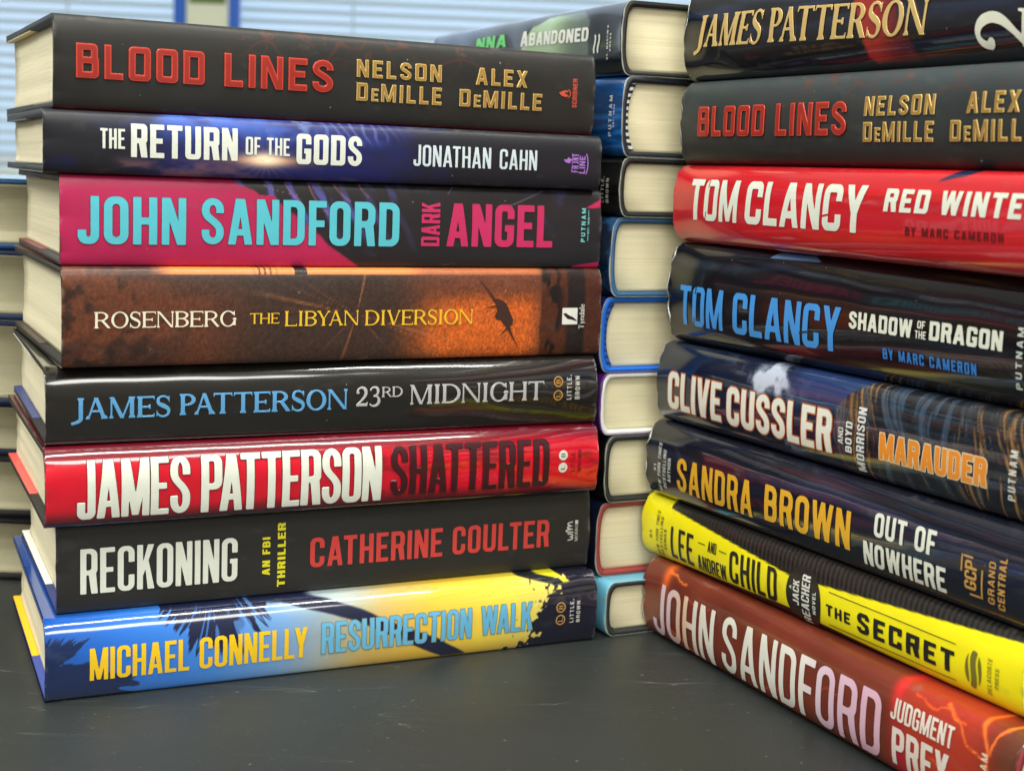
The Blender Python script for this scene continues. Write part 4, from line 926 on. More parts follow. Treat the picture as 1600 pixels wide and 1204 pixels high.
def blood_lines(bk):
    ttl = lambda lv: text('BLOOD', .85, 5.79, 1.19, 2.46, wt=.145, bar=.115, r=.42, gap=.15, level=lv) + text('LINES', 6.58, 11.13, 1.19, 2.47, wt=.145, bar=.115, r=.42, gap=.15, level=lv)
    lettering(bk, 'title_shadow', ttl(.02), ink((84, 26, 20), .4), .010)
    lettering(bk, 'title_lettering', ttl(0), ORANGE_RED, .014, .005, .014)
    lettering(bk, 'title_inline', ttl(-.055), ink((160, 42, 32), .36, 0, .2), .060)
    def au(lv):
        a = []
        for s, u0, u1, t0, t1, sm in (('NELSON', 12.15, 16.0, 1.89, 2.6, None), ('DeMILLE', 12.16, 16.02, .95, 1.67, .72), ('ALEX', 17.61, 20.11, 1.90, 2.61, None), ('DeMILLE', 16.86, 20.87, .96, 1.68, .72)):
            a += text(s, u0, u1, t0, t1, wt=.15, bar=.12, r=.35, gap=.2, small=sm, level=lv)
        return a
    lettering(bk, 'author_lettering', au(0), GOLD, .014, .004, .012)
    lettering(bk, 'author_inline', au(-.035), ink((184, 140, 70), .34, .3), .052)
    fl = shape(lambda X, Y: np.minimum(np.maximum(s_poly(X, Y, [(21.70, 1.80), (21.88, 1.66), (22.1, 1.62), (22.2, 1.72), (22.2, 1.84), (22.08, 1.93), (21.9, 1.88)]), -s_poly(X, Y, [(22.2, 1.72), (22.05, 1.75), (22.0, 1.84), (22.2, 1.82)])), s_path(X, Y, arc(22.05, 1.78, .24, .2, -62, 62, 14), .045)), 21.7, 1.5, 22.4, 2.0)
    lettering(bk, 'publisher_mark', text('SCRIBNER', 22.40, 22.63, 1.19, 2.43, wt=.24, vert=True, gap=.16) + fl, ink((206, 84, 62), .4))

b = make_book('book', 23.56, 3.54, art_bloodlines(), .42, 0, .03, board=(34, 34, 33), flaps=((40, 38, 36), (232, 204, 142, 8.2)), B=.46, n=2.6, foot=.7, fray=.11, lean=.078, D=14.8, seed=1, edge=(120, 118, 110), skew=.1)
place(b, -17.43, 58.76, 22.546, 28.95); blood_lines(b)
tag(b.root, 'thick charcoal hardcover with raised red and gold lettering, topmost of the left stack', 'book', GL)

b = make_book('book', 23.93, 2.36, art_gods, .40, 0, .04, board=(36, 37, 38), flaps=((48, 48, 48), (70, 70, 66)), B=.42, n=2.6, foot=.7, fray=.11, lean=.078, D=14.8, seed=2, edge=(150, 148, 140))
place(b, -17.68, 58.27, 20.189, 27.39)
tl = [('THE', 2.12, 3.05, .98, 1.72, .22, {}), ('RETURN', 3.28, 7.45, .69, 1.94, .22, {}), ('OF THE', 7.77, 9.58, .95, 1.64, .18, {}), ('GODS', 9.86, 12.65, .66, 1.85, .23, {})]
lettering(b, 'title_lettering', sum([text(s, a, c_, d, e, wt=wt, r=.55) for s, a, c_, d, e, wt, _ in tl], []), ink((224, 228, 216), .4), .014)
lettering(b, 'author_lettering', text('JONATHAN', 14.94, 18.51, .76, 1.63, wt=.125, r=.8, gap=.13) + text('CAHN', 18.92, 20.71, .76, 1.60, wt=.125, r=.8, gap=.13), ink((206, 220, 224), .4))
fr = text('FRONT', 22.43, 22.76, .74, 1.54, wt=.22, vert=True, gap=.12, r=.4) + text('LINE', 22.80, 23.10, .70, 1.46, wt=.24, vert=True, gap=.14, r=.4)
fr += shape(lambda X, Y: np.minimum.reduce([s_poly(X, Y, [(22.0, 1.28), (22.14, 1.14), (22.34, 1.12), (22.38, 1.26), (22.26, 1.4), (22.2, 1.28)]), s_path(X, Y, bez((22.36, 1.32), (22.52, 1.2), (22.38, .9), (22.36, .75), 12), .05), s_path(X, Y, bez((23.14, .66), (23.26, .9), (23.26, 1.3), (23.14, 1.56), 12), .05)]), 21.9, .6, 23.3, 1.6)
lettering(b, 'publisher_mark', fr, ink((160, 112, 196), .4))
tag(b.root, 'thin dark blue hardcover with sunburst and white lettering, second in the left stack', 'book', GL)

b = make_book('book', 23.65, 3.48, art_angel, .36, 0, .03, board=(64, 58, 56), flaps=((128, 52, 62), (104, 58, 60)), B=.42, n=2.7, foot=.7, fray=.11, lean=.078, D=14.8, seed=3, edge=(70, 60, 58), skew=.1)
place(b, -17.205, 58.77, 16.709, 27.86)
au = text('JOHN', .68, 4.84, .85, 2.66, wt=.185, r=.85, gap=.12) + text('SANDFORD', 5.46, 13.87, .89, 2.69, wt=.185, r=.85, gap=.12)
lettering(b, 'author_shadow', text('JOHN', .68, 4.84, .85, 2.66, wt=.185, r=.85, gap=.12, level=.016) + text('SANDFORD', 5.46, 13.87, .89, 2.69, wt=.185, r=.85, gap=.12, level=.016), ink((74, 46, 74), .4), .010)
lettering(b, 'author_lettering', au, ink((88, 192, 206), .38), .016)
lettering(b, 'title_lettering', text('DARK', 14.88, 15.73, .92, 2.74, wt=.2, r=.5, vert=True, gap=.1) + text('ANGEL', 16.06, 21.18, .92, 2.73, wt=.2, r=.75, gap=.1), ink((198, 46, 96), .38))
lettering(b, 'publisher_mark', text('PUTNAM', 22.62, 22.83, 1.18, 2.66, wt=.2, vert=True, gap=.34) + text('EST. 1838', 22.93, 23.02, 1.55, 2.28, wt=.2, vert=True, gap=.2) + rect(22.96, 1.22, 22.985, 1.5) + rect(22.96, 2.32, 22.985, 2.6), ink((120, 206, 208), .4))
tag(b.root, 'magenta and charcoal hardcover with large turquoise lettering, third from top in the left stack', 'book', GL)

b = make_book('book', 23.75, 3.83, art_libyan, .36, .05, .04, board=(38, 36, 35), flaps=((58, 48, 40), None), B=.42, n=2.7, foot=.7, fray=.11, lean=.078, D=14.8, seed=4, edge=(190, 180, 160), skew=-.1)
place(b, -16.96, 58.15, 12.883, 28.76)
lettering(b, 'author_lettering', text('ROSENBERG', 1.23, 6.79, 1.53, 2.15, 'S', wt=.16), ink((232, 226, 200), .4))
lettering(b, 'title_lettering', text('THE', 7.37, 8.59, 1.62, 2.04, 'S', wt=.16) + text('LIBYAN', 8.83, 12.04, 1.5, 2.11, 'S', wt=.16) + text('DIVERSION', 12.32, 17.3, 1.48, 2.11, 'S', wt=.16), ink((236, 190, 44), .4))
jet = np.array([(17.62, 3.36), (17.78, 3.24), (18.36, 2.56), (18.62, 2.52), (18.9, 2.36), (19.05, 2.1), (19.16, 1.86), (19.28, 1.62), (19.24, 1.42), (19.14, 1.34), (19.2, 1.12), (19.64, .32), (19.02, 1.22), (18.62, .92), (18.96, 1.3), (18.84, 1.42), (18.66, 1.62), (18.44, 1.66), (18.36, 1.8), (18.46, 2.0), (18.44, 2.2), (17.74, 2.12), (18.42, 2.28), (18.26, 2.5)])
lettering(b, 'aircraft_silhouette', [[tuple(p) for p in jet]], ink((62, 36, 26), .42), .010)
sq = shape(lambda X, Y: np.maximum(s_box(X, Y, 21.73, 1.39, 22.51, 2.12), -s_poly(X, Y, [(21.76, 1.86), (21.9, 1.9), (22.1, 1.78), (22.28, 1.72), (22.5, 1.56), (22.47, 1.52), (22.2, 1.6), (22.02, 1.62), (21.88, 1.74)])), 21.7, 1.35, 22.55, 2.15)
lettering(b, 'publisher_mark', sq + text('Tyndale', 22.60, 22.86, 1.19, 2.28, 'S', wt=.12, bar=.07, vert=True), ink((230, 232, 222), .4))
tag(b.root, 'brown and orange hardcover with a fighter aircraft on its spine, in the left stack', 'book', GL)

b = make_book('book', 24.03, 3.03, art_midnight, .16, .8, .035, board=(34, 34, 36), flaps=((50, 62, 116, 9.5), (226, 228, 224)), B=.85, n=2.1, foot=.38, fray=.11, lean=.078, D=14.8, seed=5, edge=(150, 146, 130), skew=.15)
place(b, -17.62, 58.26, 9.854, 26.75)
lettering(b, 'author_lettering', text('JAMES', .99, 4.79, 1.03, 1.85, 'S', wt=.2) + text('PATTERSON', 5.15, 12.15, 1.06, 1.89, 'S', wt=.2), ink((96, 164, 214), .3, .1), .014, .003, .010)
lettering(b, 'title_lettering', text('23', 12.52, 13.6, 1.15, 1.94, 'S', wt=.18) + text('RD', 13.67, 14.6, 1.5, 1.93, 'S', wt=.18) + text('MIDNIGHT', 14.95, 21.29, 1.15, 1.97, 'S', wt=.18), ink((186, 186, 184), .3, .15), .014, .003, .010)
def lb(u0, u1, t0, t1, filled=False):
    uc = (u0 + u1) / 2; r_ = (u1 - u0) / 2; out = []; let = []
    for k, ch in ((0, 'L'), (1, 'B')):
        tcn = t0 + r_ + k * (t1 - t0 - 2 * r_)
        out += shape((lambda X, Y, a=uc, c_=tcn: np.hypot(X - a, Y - c_) - r_) if filled else (lambda X, Y, a=uc, c_=tcn: np.abs(np.hypot(X - a, Y - c_) - r_ + .025) - .026), u0, tcn - r_, u1, tcn + r_, .014)
        let += text(ch, uc - r_ * .46, uc + r_ * .46, tcn - r_ * .42, tcn + r_ * .42, 'S', wt=.2, bar=.1, vert=True)
    return out, let
ci, le = lb(21.78, 22.24, 1.1, 2.16)
lettering(b, 'publisher_mark', ci + le, ink((196, 142, 66), .35)); lettering(b, 'publisher_lettering', text('LITTLE,', 22.45, 22.68, 1.12, 2.2, wt=.17, vert=True, gap=.26) + text('BROWN', 22.87, 23.1, 1.13, 2.14, wt=.17, vert=True, gap=.26), ink((206, 206, 196), .4))
tag(b.root, 'glossy black hardcover with blue and silver serif lettering, in the left stack', 'book', GL)

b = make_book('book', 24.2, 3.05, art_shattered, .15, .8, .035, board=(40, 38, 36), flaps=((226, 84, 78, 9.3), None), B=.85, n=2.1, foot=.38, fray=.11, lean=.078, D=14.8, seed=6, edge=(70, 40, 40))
place(b, -17.44, 57.57, 6.804, 27.6)
au = lambda lv: text('JAMES', 1.21, 5.59, .32, 2.56, wt=.245, bar=.16, r=.75, gap=.035, level=lv) + text('PATTERSON', 6.03, 13.71, .28, 2.54, wt=.245, bar=.16, r=.75, gap=.035, level=lv)
lettering(b, 'author_shadow', au(.02), ink((70, 16, 22), .3), .010)
lettering(b, 'author_lettering', au(0), ink((222, 226, 212), .32, 0, .1), .016, .003, .012)
ti = lambda lv: text('SHATTERED', 14.11, 21.65, .44, 2.5, wt=.24, bar=.16, r=.75, gap=.07, level=lv)
lettering(b, 'title_lettering', ti(0), ink((58, 14, 22), .3, 0, .2), .016, .005, .018)
ci, le = lb(22.13, 22.57, .98, 1.97, True)
lettering(b, 'publisher_mark', ci, ink((222, 222, 206), .35), .012); lettering(b, 'publisher_mark_letters', le, ink((60, 20, 24), .35), .018)
lettering(b, 'publisher_lettering', text('LITTLE,', 22.76, 22.95, .99, 1.92, wt=.16, vert=True, gap=.26) + text('BROWN', 23.1, 23.28, 1.0, 1.94, wt=.16, vert=True, gap=.26), ink((110, 18, 30), .4))
tag(b.root, 'glossy red hardcover with tall white and black lettering, third from bottom in the left stack', 'book', GL)

b = make_book('book', 23.76, 3.63, art_reckoning, .42, 0, .025, board=(54, 62, 112), flaps=((232, 232, 222, 9.8), None), B=.34, n=3.0, foot=.7, fray=.11, lean=.078, D=13.6, seed=7, edge=(60, 58, 56), skew=.12)
place(b, -17.34, 58.62, 3.175, 27.37)
lettering(b, 'title_lettering', text('RECKONING', .94, 7.24, .78, 2.58, wt=.2, bar=.14, r=.85, gap=.1), ink((226, 230, 216), .4))
lettering(b, 'series_lettering', text('AN FBI', 8.29, 8.62, .9, 2.5, wt=.24, vert=True, gap=.16) + text('THRILLER', 8.94, 9.28, .36, 3.05, wt=.25, vert=True, gap=.14), ink((226, 218, 40), .4))
lettering(b, 'author_lettering', text('CATHERINE', 10.36, 16.4, 1.06, 2.32, wt=.165, r=.8, gap=.13) + text('COULTER', 16.89, 21.66, 1.08, 2.32, wt=.165, r=.8, gap=.13), ink((206, 66, 60), .4))
wm = shape(lambda X, Y: np.minimum.reduce([s_path(X, Y, path(bez((22.62, 1.3), (22.95, 1.32), (22.95, 1.42), (22.72, 1.45), 8), bez((22.72, 1.45), (22.95, 1.46), (22.95, 1.58), (22.6, 1.6), 8)), .05), s_path(X, Y, path(bez((22.9, 1.66), (22.4, 1.66), (22.4, 1.8), (22.86, 1.8), 10), bez((22.86, 1.8), (22.5, 1.84), (22.5, 1.94), (22.84, 1.95), 10), bez((22.84, 1.95), (22.5, 2.0), (22.55, 2.1), (22.86, 2.14), 10)), .05)]), 22.4, 1.25, 23, 2.2, .02)
lettering(b, 'publisher_mark', wm + text('MORROW', 22.98, 23.13, 1.24, 2.2, 'S', wt=.15, bar=.09, vert=True, gap=.12), ink((212, 212, 204), .4))
tag(b.root, 'matt black hardcover with white, yellow and red lettering, second from bottom in the left stack', 'book', GL)

b = make_book('book', 24.24, 3.18, art_walk, .13, .8, .03, board=(64, 78, 152), flaps=((244, 186, 16, 9.4), None), B=.85, n=2.1, foot=.38, fray=.11, lean=.078, D=14.8, nu=900, nv=84, seed=8, edge=(60, 80, 150))
place(b, -17.44, 57.48, 0.0, 26.8)
au = lambda lv: text('MICHAEL', 1.71, 5.61, .76, 2.04, wt=.18, r=.8, gap=.1, level=lv) + text('CONNELLY', 6.02, 10.54, .76, 2.03, wt=.18, r=.8, gap=.1, level=lv)
lettering(b, 'author_lettering', au(0), ink((238, 196, 30), .3), .015)
ti = lambda lv: text('RESURRECTION', 11.16, 18.0, .81, 2.12, wt=.18, r=.8, gap=.1, level=lv) + text('WALK', 18.47, 20.97, .86, 2.13, wt=.18, r=.8, gap=.1, level=lv)
lettering(b, 'title_outline', ti(.03), ink((112, 134, 120), .3), .010)
lettering(b, 'title_lettering', ti(0), ink((104, 180, 220), .3), .016)
ci, le = lb(22.15, 22.62, .94, 1.98)
lettering(b, 'publisher_mark', ci + le, ink((196, 150, 84), .35))
lettering(b, 'publisher_lettering', text('LITTLE,', 22.85, 23.04, 1.0, 2.06, wt=.17, vert=True, gap=.26) + text('BROWN', 23.18, 23.36, 1.0, 1.96, wt=.17, vert=True, gap=.26), ink((206, 206, 200), .4))
tag(b.root, 'glossy blue and yellow hardcover with palm trees, at the bottom of the left stack', 'book', GL)

# ------------------------------------------------------------------ right stack
RB = dict(B=.8, n=2.5)
b = make_book('book', 23.9, 3.9, art_r1, .13, .6, .06, board=(26, 26, 28), seed=11, pre=.62, fray=0.18, wob=.010, **RB); place(b, 7.342, 69.75, 25.084, -61.72)
lettering(b, 'author_lettering', text('JAMES', .25, 4.85, 1.42, 2.75, 'S', wt=.19, slant=.22, right=(1.36, 2.72)) + text('PATTERSON', 5.40, 14.6, 1.36, 2.72, 'S', wt=.19, slant=.12, right=(1.14, 2.40)), ink((232, 200, 130), .3, .3), .014, .004, .012)
lettering(b, 'title_lettering', text('2', 17.1, 19.5, .45, 1.75, 'S', wt=.17, vert=True), ink((222, 224, 206), .35))
tag(b.root, 'glossy black hardcover with gold lettering and a red swoosh, topmost of the right stack', 'book', GR)

b = make_book('book', 23.9, 3.61, art_bloodlines((16, 28, 34)), .40, 0, .04, board=(34, 34, 34), seed=12, pre=.62, fray=0.14, wob=.010, B=.72, n=2.7); place(b, 7.341, 69.68, 21.474, -63.8); blood_lines(b)
tag(b.root, 'charcoal hardcover with red and gold lettering, lying on the red book in the right stack', 'book', GR)

b = make_book('book', 23.9, 3.44, art_redwinter, .13, .6, .05, board=(60, 26, 30), seed=13, pre=.62, fray=0.08, wob=.010, **RB); place(b, 7.172, 69.86, 18.035, -65.42)
def clancy(u, t0, t1):
    out = []
    for s, a, c_ in u: out += text(s, a, c_, t0, t1, wt=.14, bar=.1, r=.6, gap=.1, slant=.05)
    return out
def cuts(bk, ls, col):
    for p in ls: lettering(bk, 'stencil_gap', poly(*p), ink(col, .2, 0, .4), .020)
lettering(b, 'author_lettering', clancy((('TOM', .85, 4.68), ('CLANCY', 5.3, 13.3)), 1.04, 2.79), ink((226, 232, 218), .35), .014)
cuts(b, [[(2.12, 1.0), (2.19, 1.0), (2.29, 1.42), (2.22, 1.42)], [(2.3, 2.45), (2.37, 2.45), (2.44, 2.84), (2.37, 2.84)], [(10.55, 1.5), (11.2, 1.62), (11.2, 1.70), (10.55, 1.58)]], (196, 32, 42))
lettering(b, 'title_lettering', text('RED', 14.42, 16.86, 1.89, 2.71, wt=.2, r=.45, slant=.1, gap=.16) + text('WINTER', 17.46, 22.35, 1.89, 2.71, wt=.19, r=.45, slant=.1, gap=.16), ink((226, 230, 214), .38))
lettering(b, 'coauthor_lettering', text('BY MARC CAMERON', 15.72, 20.72, 1.11, 1.41, wt=.2, r=.45, gap=.3), ink((92, 18, 28), .38))
tag(b.root, 'glossy red hardcover with stencilled white lettering in the right stack', 'book', GR)

b = make_book('book', 23.9, 4.48, art_shadow, .14, .45, .035, board=(30, 30, 34), seed=14, pre=.62, fray=0.30, wob=.010, B=.85, n=2.3); place(b, 7.171, 69.78, 13.55, -62.39)
BL = ink((66, 150, 226), .35)
lettering(b, 'author_lettering', clancy((('TOM', .32, 3.62), ('CLANCY', 4.38, 11.4)), .88, 2.62), BL, .014)
cuts(b, [[(1.4, .84), (1.47, .84), (1.56, 1.26), (1.49, 1.26)], [(1.56, 2.3), (1.63, 2.3), (1.7, 2.68), (1.63, 2.68)], [(8.95, 1.35), (9.6, 1.47), (9.6, 1.55), (8.95, 1.43)]], (30, 28, 34))
lettering(b, 'title_lettering', text('SHADOW', 11.99, 15.49, 1.89, 2.55, wt=.2, r=.5) + text('OF', 15.75, 16.15, 2.28, 2.56, wt=.22) + text('THE', 15.65, 16.22, 1.92, 2.2, wt=.22) + text('DRAGON', 16.39, 19.92, 1.93, 2.61, wt=.2, r=.5), WHITE)
lettering(b, 'coauthor_lettering', text('BY MARC CAMERON', 13.93, 18.73, .96, 1.36, wt=.2, r=.5, gap=.22), ink((46, 122, 200), .38))
lettering(b, 'publisher_mark', text('PUTNAM', 20.56, 20.84, .75, 2.82, wt=.2, vert=True, gap=.34), ink((196, 204, 196), .4))
tag(b.root, 'thick glossy black hardcover with bright blue stencilled lettering in the right stack', 'book', GR)

b = make_book('book', 23.9, 3.65, art_marauder, .13, .6, .05, board=(32, 38, 56), seed=15, pre=.62, fray=0.14, wob=.010, **RB); place(b, 6.898, 69.85, 9.902, -63.19)
au = lambda lv: text('CLIVE', .3, 4.5, .71, 2.38, wt=.2, r=.8, gap=.1, level=lv) + text('CUSSLER', 4.95, 12.0, .70, 2.34, wt=.2, r=.8, gap=.1, level=lv)
lettering(b, 'author_outline', au(.06), ink((176, 90, 44), .35), .010); lettering(b, 'author_lettering', au(0), ink((228, 230, 216), .35), .016)
lettering(b, 'coauthor_lettering', text('AND', 12.42, 12.72, 1.18, 1.8, wt=.2, vert=True) + text('BOYD', 12.86, 13.25, .92, 2.1, wt=.2, vert=True, gap=.14) + text('MORRISON', 13.52, 13.98, .33, 2.73, wt=.2, vert=True, gap=.14), ink((214, 218, 214), .4))
ti = lambda lv: text('MARAUDER', 14.84, 20.32, 1.01, 1.97, wt=.24, r=.7, gap=.11, level=lv)
lettering(b, 'title_outline', ti(.045), ink((226, 206, 170), .35), .010); lettering(b, 'title_lettering', ti(0), ink((232, 142, 40), .35), .016)
lettering(b, 'publisher_mark', text('PUTNAM', 21.35, 21.68, .8, 2.48, wt=.2, vert=True, gap=.34), ink((206, 208, 200), .4))
tag(b.root, 'navy hardcover with white smoke, stormy sea and orange title in the right stack', 'book', GR)

b = make_book('book', 24.1, 3.49, art_nowhere, .13, .5, .065, board=(30, 34, 48), seed=16, pre=.62, fray=0.24, wob=.010, **RB); place(b, 6.60, 70.0, 6.416, -63.17)
lettering(b, 'series_lettering', text('#1', .06, .26, 1.25, 1.55, wt=.2, vert=True, gap=.2) + text('NEW YORK TIMES', .36, .60, .36, 2.55, wt=.2, vert=True, gap=.2, slant=.18) + text('BESTSELLING', .78, 1.02, .58, 2.3, wt=.2, vert=True, gap=.2, slant=.1) + text('AUTHOR', 1.17, 1.41, .92, 2.0, wt=.2, vert=True, gap=.2), ink((206, 210, 206), .4))
YEL = ink((226, 172, 44), .35)
lettering(b, 'author_lettering', text('SANDRA', 1.95, 7.7, .68, 2.18, wt=.15, r=.85, gap=.13) + text('BROWN', 8.55, 14.0, .78, 2.27, wt=.15, r=.85, gap=.13), YEL, .014)
lettering(b, 'title_lettering', text('OUT OF', 15.35, 18.65, 1.66, 2.55, wt=.17, r=.8, gap=.12) + text('NOWHERE', 14.8, 19.22, .48, 1.38, wt=.17, r=.8, gap=.12), WHITE)
gc = text('GRAND', 21.28, 21.58, .7, 2.15, wt=.15, vert=True, gap=.2) + text('CENTRAL', 21.74, 22.06, .6, 2.38, wt=.15, vert=True, gap=.2) + text('GCP', 20.15, 20.72, .95, 1.95, wt=.16, vert=True, gap=.08)
gc += rect(19.95, 1.5, 20.02, 2.1) + rect(20.05, 2.03, 20.5, 2.1) + rect(20.95, .75, 21.02, 1.75) + rect(20.4, .75, 20.92, .82)
lettering(b, 'publisher_mark', gc, ink((196, 150, 76), .35))
tag(b.root, 'dark navy hardcover with golden author lettering and white title in the right stack', 'book', GR)

b = make_book('book', 23.66, 2.87, art_secret, .30, .15, .05, board=(32, 34, 36), seed=17, pre=.62, fray=0.05, wob=.010, B=.7, n=2.4); place(b, 6.555, 70.45, 3.55, -63.54)
K = ink((30, 28, 26), .4)
lettering(b, 'series_lettering', text('#1', .12, .34, .9, 1.25, wt=.2, vert=True, gap=.2) + text('NEW YORK TIMES', .66, .90, .25, 2.25, wt=.2, vert=True, gap=.26, slant=.15) + text('BESTSELLING', 1.02, 1.24, .3, 2.05, wt=.2, vert=True, gap=.26) + text('SERIES', 1.36, 1.56, .62, 1.55, wt=.2, vert=True, gap=.26), ink((70, 66, 30), .4))
lettering(b, 'author_lettering', text('LEE', 1.91, 3.76, .40, 1.81, wt=.16, r=.8, gap=.16) + text('AND', 4.9, 5.55, 1.34, 1.82, wt=.16, r=.8) + text('ANDREW', 4.11, 6.31, .38, 1.05, wt=.17, r=.8) + text('CHILD', 6.58, 9.98, .44, 1.82, wt=.15, r=.8, gap=.15) + rect(4.15, 1.56, 4.7, 1.60) + rect(5.75, 1.56, 6.3, 1.60), K)
lettering(b, 'badge', shape(lambda X, Y: s_ell(X, Y, 11.75, 1.08, 1.12, 1.28), 10.5, -.1, 12.9, 2.4, .05), ink((34, 32, 32), .35), .012)
lettering(b, 'badge_lettering', text('A', 10.86, 11.0, 1.28, 1.42, wt=.2, vert=True) + text('JACK', 11.1, 11.5, .72, 1.72, wt=.18, vert=True) + text('REACHER', 11.66, 12.16, .14, 2.05, wt=.18, vert=True) + text('NOVEL', 12.36, 12.56, .62, 1.52, wt=.22, vert=True, gap=.2), ink((216, 218, 210), .4), .02)
lettering(b, 'title_lettering', text('THE', 13.2, 14.68, .82, 1.26, wt=.17, r=.2, gap=.2) + text('SECRET', 15.09, 20.36, .69, 1.47, wt=.19, r=.12, gap=.2, bar=.16) + rect(13.32, 1.735, 20.4, 1.765) + rect(13.32, .44, 20.4, .47), K)
lg = shape(lambda X, Y: np.maximum(s_ell(X, Y, 21.3, 1.13, .40, .66), .045 - np.abs(((X - 21.3) * .85 - (Y - 1.13) * .42 + .22 * np.sin((Y - 1.13) * 2.6)) % .32 - .16) * 1.0), 20.8, .4, 21.8, 1.9, .025)
lettering(b, 'publisher_mark', lg + text('DELACORTE', 21.97, 22.17, .5, 1.75, wt=.15, vert=True, gap=.24) + text('PRESS', 22.34, 22.52, .8, 1.5, wt=.15, vert=True, gap=.24), ink((120, 114, 40), .4))
tag(b.root, 'bright yellow hardcover with black lettering, second from bottom in the right stack', 'book', GR)

b = make_book('book', 24.0, 3.55, art_prey, .30, .25, .05, board=(126, 40, 46), seed=18, pre=.62, fray=0.18, wob=.010, B=.75, n=2.5); place(b, 6.665, 69.65, 0.0, -65.74)
lettering(b, 'author_lettering', text('JOHN', .40, 5.65, .28, 2.68, wt=.105, bar=.08, r=.9, gap=.13) + text('SANDFORD', 6.32, 17.1, .35, 2.75, wt=.11, bar=.085, r=.9, gap=.13), tinted([(.4, (222, 200, 206)), (2.4, (214, 190, 200)), (3.6, (226, 186, 150)), (4.6, (226, 218, 206)), (6.5, (228, 228, 216)), (12.6, (228, 226, 216)), (14.4, (216, 186, 206)), (17.2, (214, 172, 190))], 24.6), .014)
lettering(b, 'title_lettering', text('JUDGMENT', 17.62, 20.95, 2.12, 2.88, wt=.17, r=.8, gap=.1) + text('PREY', 17.79, 20.85, .5, 1.87, wt=.19, r=.8, gap=.1), ink((226, 212, 200), .38), .014)
lettering(b, 'publisher_mark', text('PUTNAM', 22.4, 22.7, .9, 2.55, wt=.2, vert=True, gap=.34), ink((226, 200, 180), .4))
tag(b.root, 'reddish brown hardcover with lightning and tall white lettering, at the bottom of the right stack', 'book', GR)

# ------------------------------------------------------------------ middle stack (page ends to the front)
mid = [
 (3.28, 25.24, (4.28, 70.0), art_m1, (30, 32, 30), None, 'black and green hardcover with white capitals on its spine, topmost of the middle stack'),
 (3.55, 21.69, (4.44, 70.0), art_streaky((18, 70, 130), (34, 110, 186), 3), (28, 34, 44), ((20, 24, 30), (205, 205, 195)), 'blue jacketed hardcover with a black and white headband in the middle stack'),
 (2.67, 19.02, (4.49, 70.0), solid((24, 25, 28)), (30, 32, 30), None, 'thin black hardcover between two blue ones in the middle stack'),
 (3.59, 15.43, (4.22, 70.0), art_streaky((18, 48, 84), (50, 98, 150), 8, 1.5, 3), (52, 92, 128), None, 'slate blue clothed hardcover in the middle stack'),
 (3.44, 11.99, (3.91, 70.0), solid((22, 46, 112)), (24, 104, 206), ((24, 90, 190), (30, 50, 100)), 'bright blue clothed hardcover in the middle stack'),
 (2.89, 9.10, (4.05, 70.0), solid((104, 44, 142)), (226, 228, 222), None, 'white clothed hardcover in a purple jacket in the middle stack'),
 (3.11, 5.99, (4.38, 70.0), solid((18, 19, 21)), (36, 38, 36), None, 'black hardcover lying under the white one in the middle stack'),
 (3.47, 2.52, (4.13, 70.0), solid((24, 32, 62)), (146, 56, 54), None, 'red clothed hardcover in a navy jacket in the middle stack'),
 (2.52, 0.0, (4.65, 69.0), solid((112, 188, 216)), (40, 44, 42), None, 'hardcover in a light blue jacket at the bottom of the middle stack'),
]
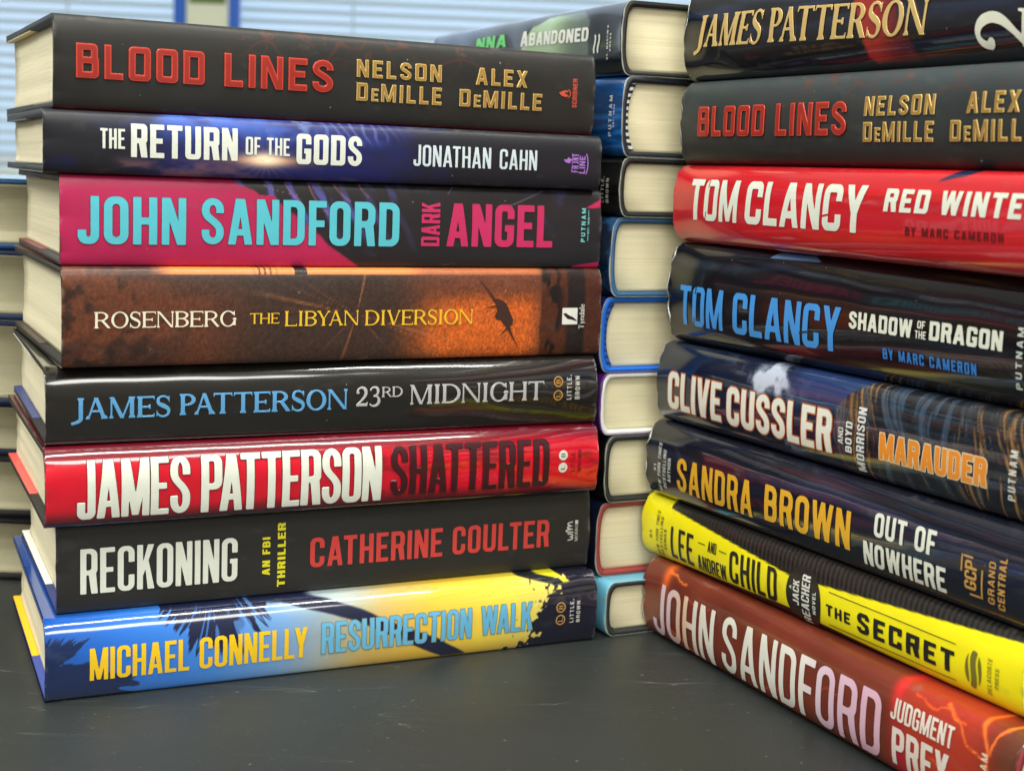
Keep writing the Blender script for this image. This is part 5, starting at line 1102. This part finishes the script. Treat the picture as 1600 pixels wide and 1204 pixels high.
for k, (T, z, (cx, cy), art, brd, hd, lab) in enumerate(mid):
    LM = 24.0
    b = make_book('book', LM, T, (lambda u, t, bb: art_m1((u - 20.6) * .8 + 20.6, t, bb)) if k == 0 else art, .3 if k in (7, 8) else .2, .3, .06, board=brd, B=.5, n=2.8, seed=30 + k, bt=.21, nu=160, wob=.015, head=hd, over=.36, nv=48, page=(224, 215, 178), edge=(112, 58, 148) if k == 5 else (158, 160, 148))
    yw = -66.5 if k == 0 else -62
    a = R(yw); place(b, cx - LM * math.cos(a), cy - LM * math.sin(a), z, yw)
    tag(b.root, lab, 'book', GM)
    if k == 0:
        lettering(b, 'title_lettering', text('Abandoned', 12.8, 20.6, 1.86, 2.60, wt=.2, r=.7, small=.86, slant=.06, right=(1.67, 2.40)), ink((226, 228, 220), .4))
        lettering(b, 'author_lettering', text('NNA', 6.8, 10.9, 1.98, 2.62, wt=.2, r=.7, slant=.1), ink((104, 206, 112), .4))
        ss_ = shape(lambda X, Y: np.minimum(*[s_path(X, Y, bez((a_, 1.1), (a_ - .22, 1.32), (a_ + .25, 1.6), (a_ + .02, 1.90), 16), .15) for a_ in (21.3, 21.68)]), 20.9, 1.0, 22.1, 2.0)
        lettering(b, 'publisher_mark', ss_ + text("ST. MARTIN'S", 22.5, 22.66, .75, 2.25, wt=.2, vert=True, gap=.3) + text('PRESS', 22.8, 22.95, 1.1, 1.9, wt=.2, vert=True, gap=.3), ink((214, 216, 206), .4))
    if k == 1: lettering(b, 'publisher_mark', text('PUTNAM', 22.86, 23.12, .9, 2.7, wt=.2, vert=True, gap=.4) + text('EST. 1838', 23.24, 23.34, 1.3, 2.3, wt=.2, vert=True, gap=.24), ink((206, 212, 212), .4))
    if k == 2: lettering(b, 'publisher_mark', text('LITTLE,', 22.42, 22.66, .62, 1.78, wt=.18, vert=True, gap=.28) + text('BROWN', 22.84, 23.08, .62, 1.7, wt=.18, vert=True, gap=.28), ink((214, 216, 208), .4))
    if k == 3: lettering(b, 'publisher_mark', text('PUTNAM', 22.9, 23.14, .8, 2.3, wt=.2, vert=True, gap=.4), ink((120, 130, 140), .4))

# ------------------------------------------------------------------ blurred stack at the far left
far = [(3.1, 0.0, (26, 26, 28), (30, 30, 34), -22.3, 'black covered hardcover at the bottom of the blurred far stack'), (3.0, 3.1, (34, 32, 32), (60, 56, 50), -22.8, 'black edged hardcover, second from the bottom of the blurred far stack'), (2.65, 6.1, (32, 38, 62), (32, 42, 74), -22.2, 'thin navy hardcover in the middle of the blurred far stack'),
       (4.1, 8.75, (36, 48, 76), (120, 126, 124), -22.6, 'thick grey and navy hardcover in the blurred far stack'), (3.4, 12.85, (44, 54, 84), (34, 36, 44), -22.0, 'hardcover with dark top and blue bottom board in the blurred far stack'), (3.4, 16.25, (44, 80, 124), (96, 124, 150), -22.5, 'bright blue hardcover topmost of the blurred far stack')]
for k, (T, z, brd, jac, xr, lab) in enumerate(far):
    b = make_book('book', 24.0, T, solid(jac), .3, .2, .04, board=brd, seed=50 + k, nu=24, nv=24, page=(182, 176, 146), edge=brd)
    # fore-edge faces the camera: spine turned away
    b.root.location = ((xr - 12) * CM, (75.2 + 7.8 + .15 * (k % 3)) * CM, z * CM); b.root.rotation_euler = (0, 0, R(180 + (k % 3 - 1) * 1.2))
    tag(b.root, lab, 'book', GB)
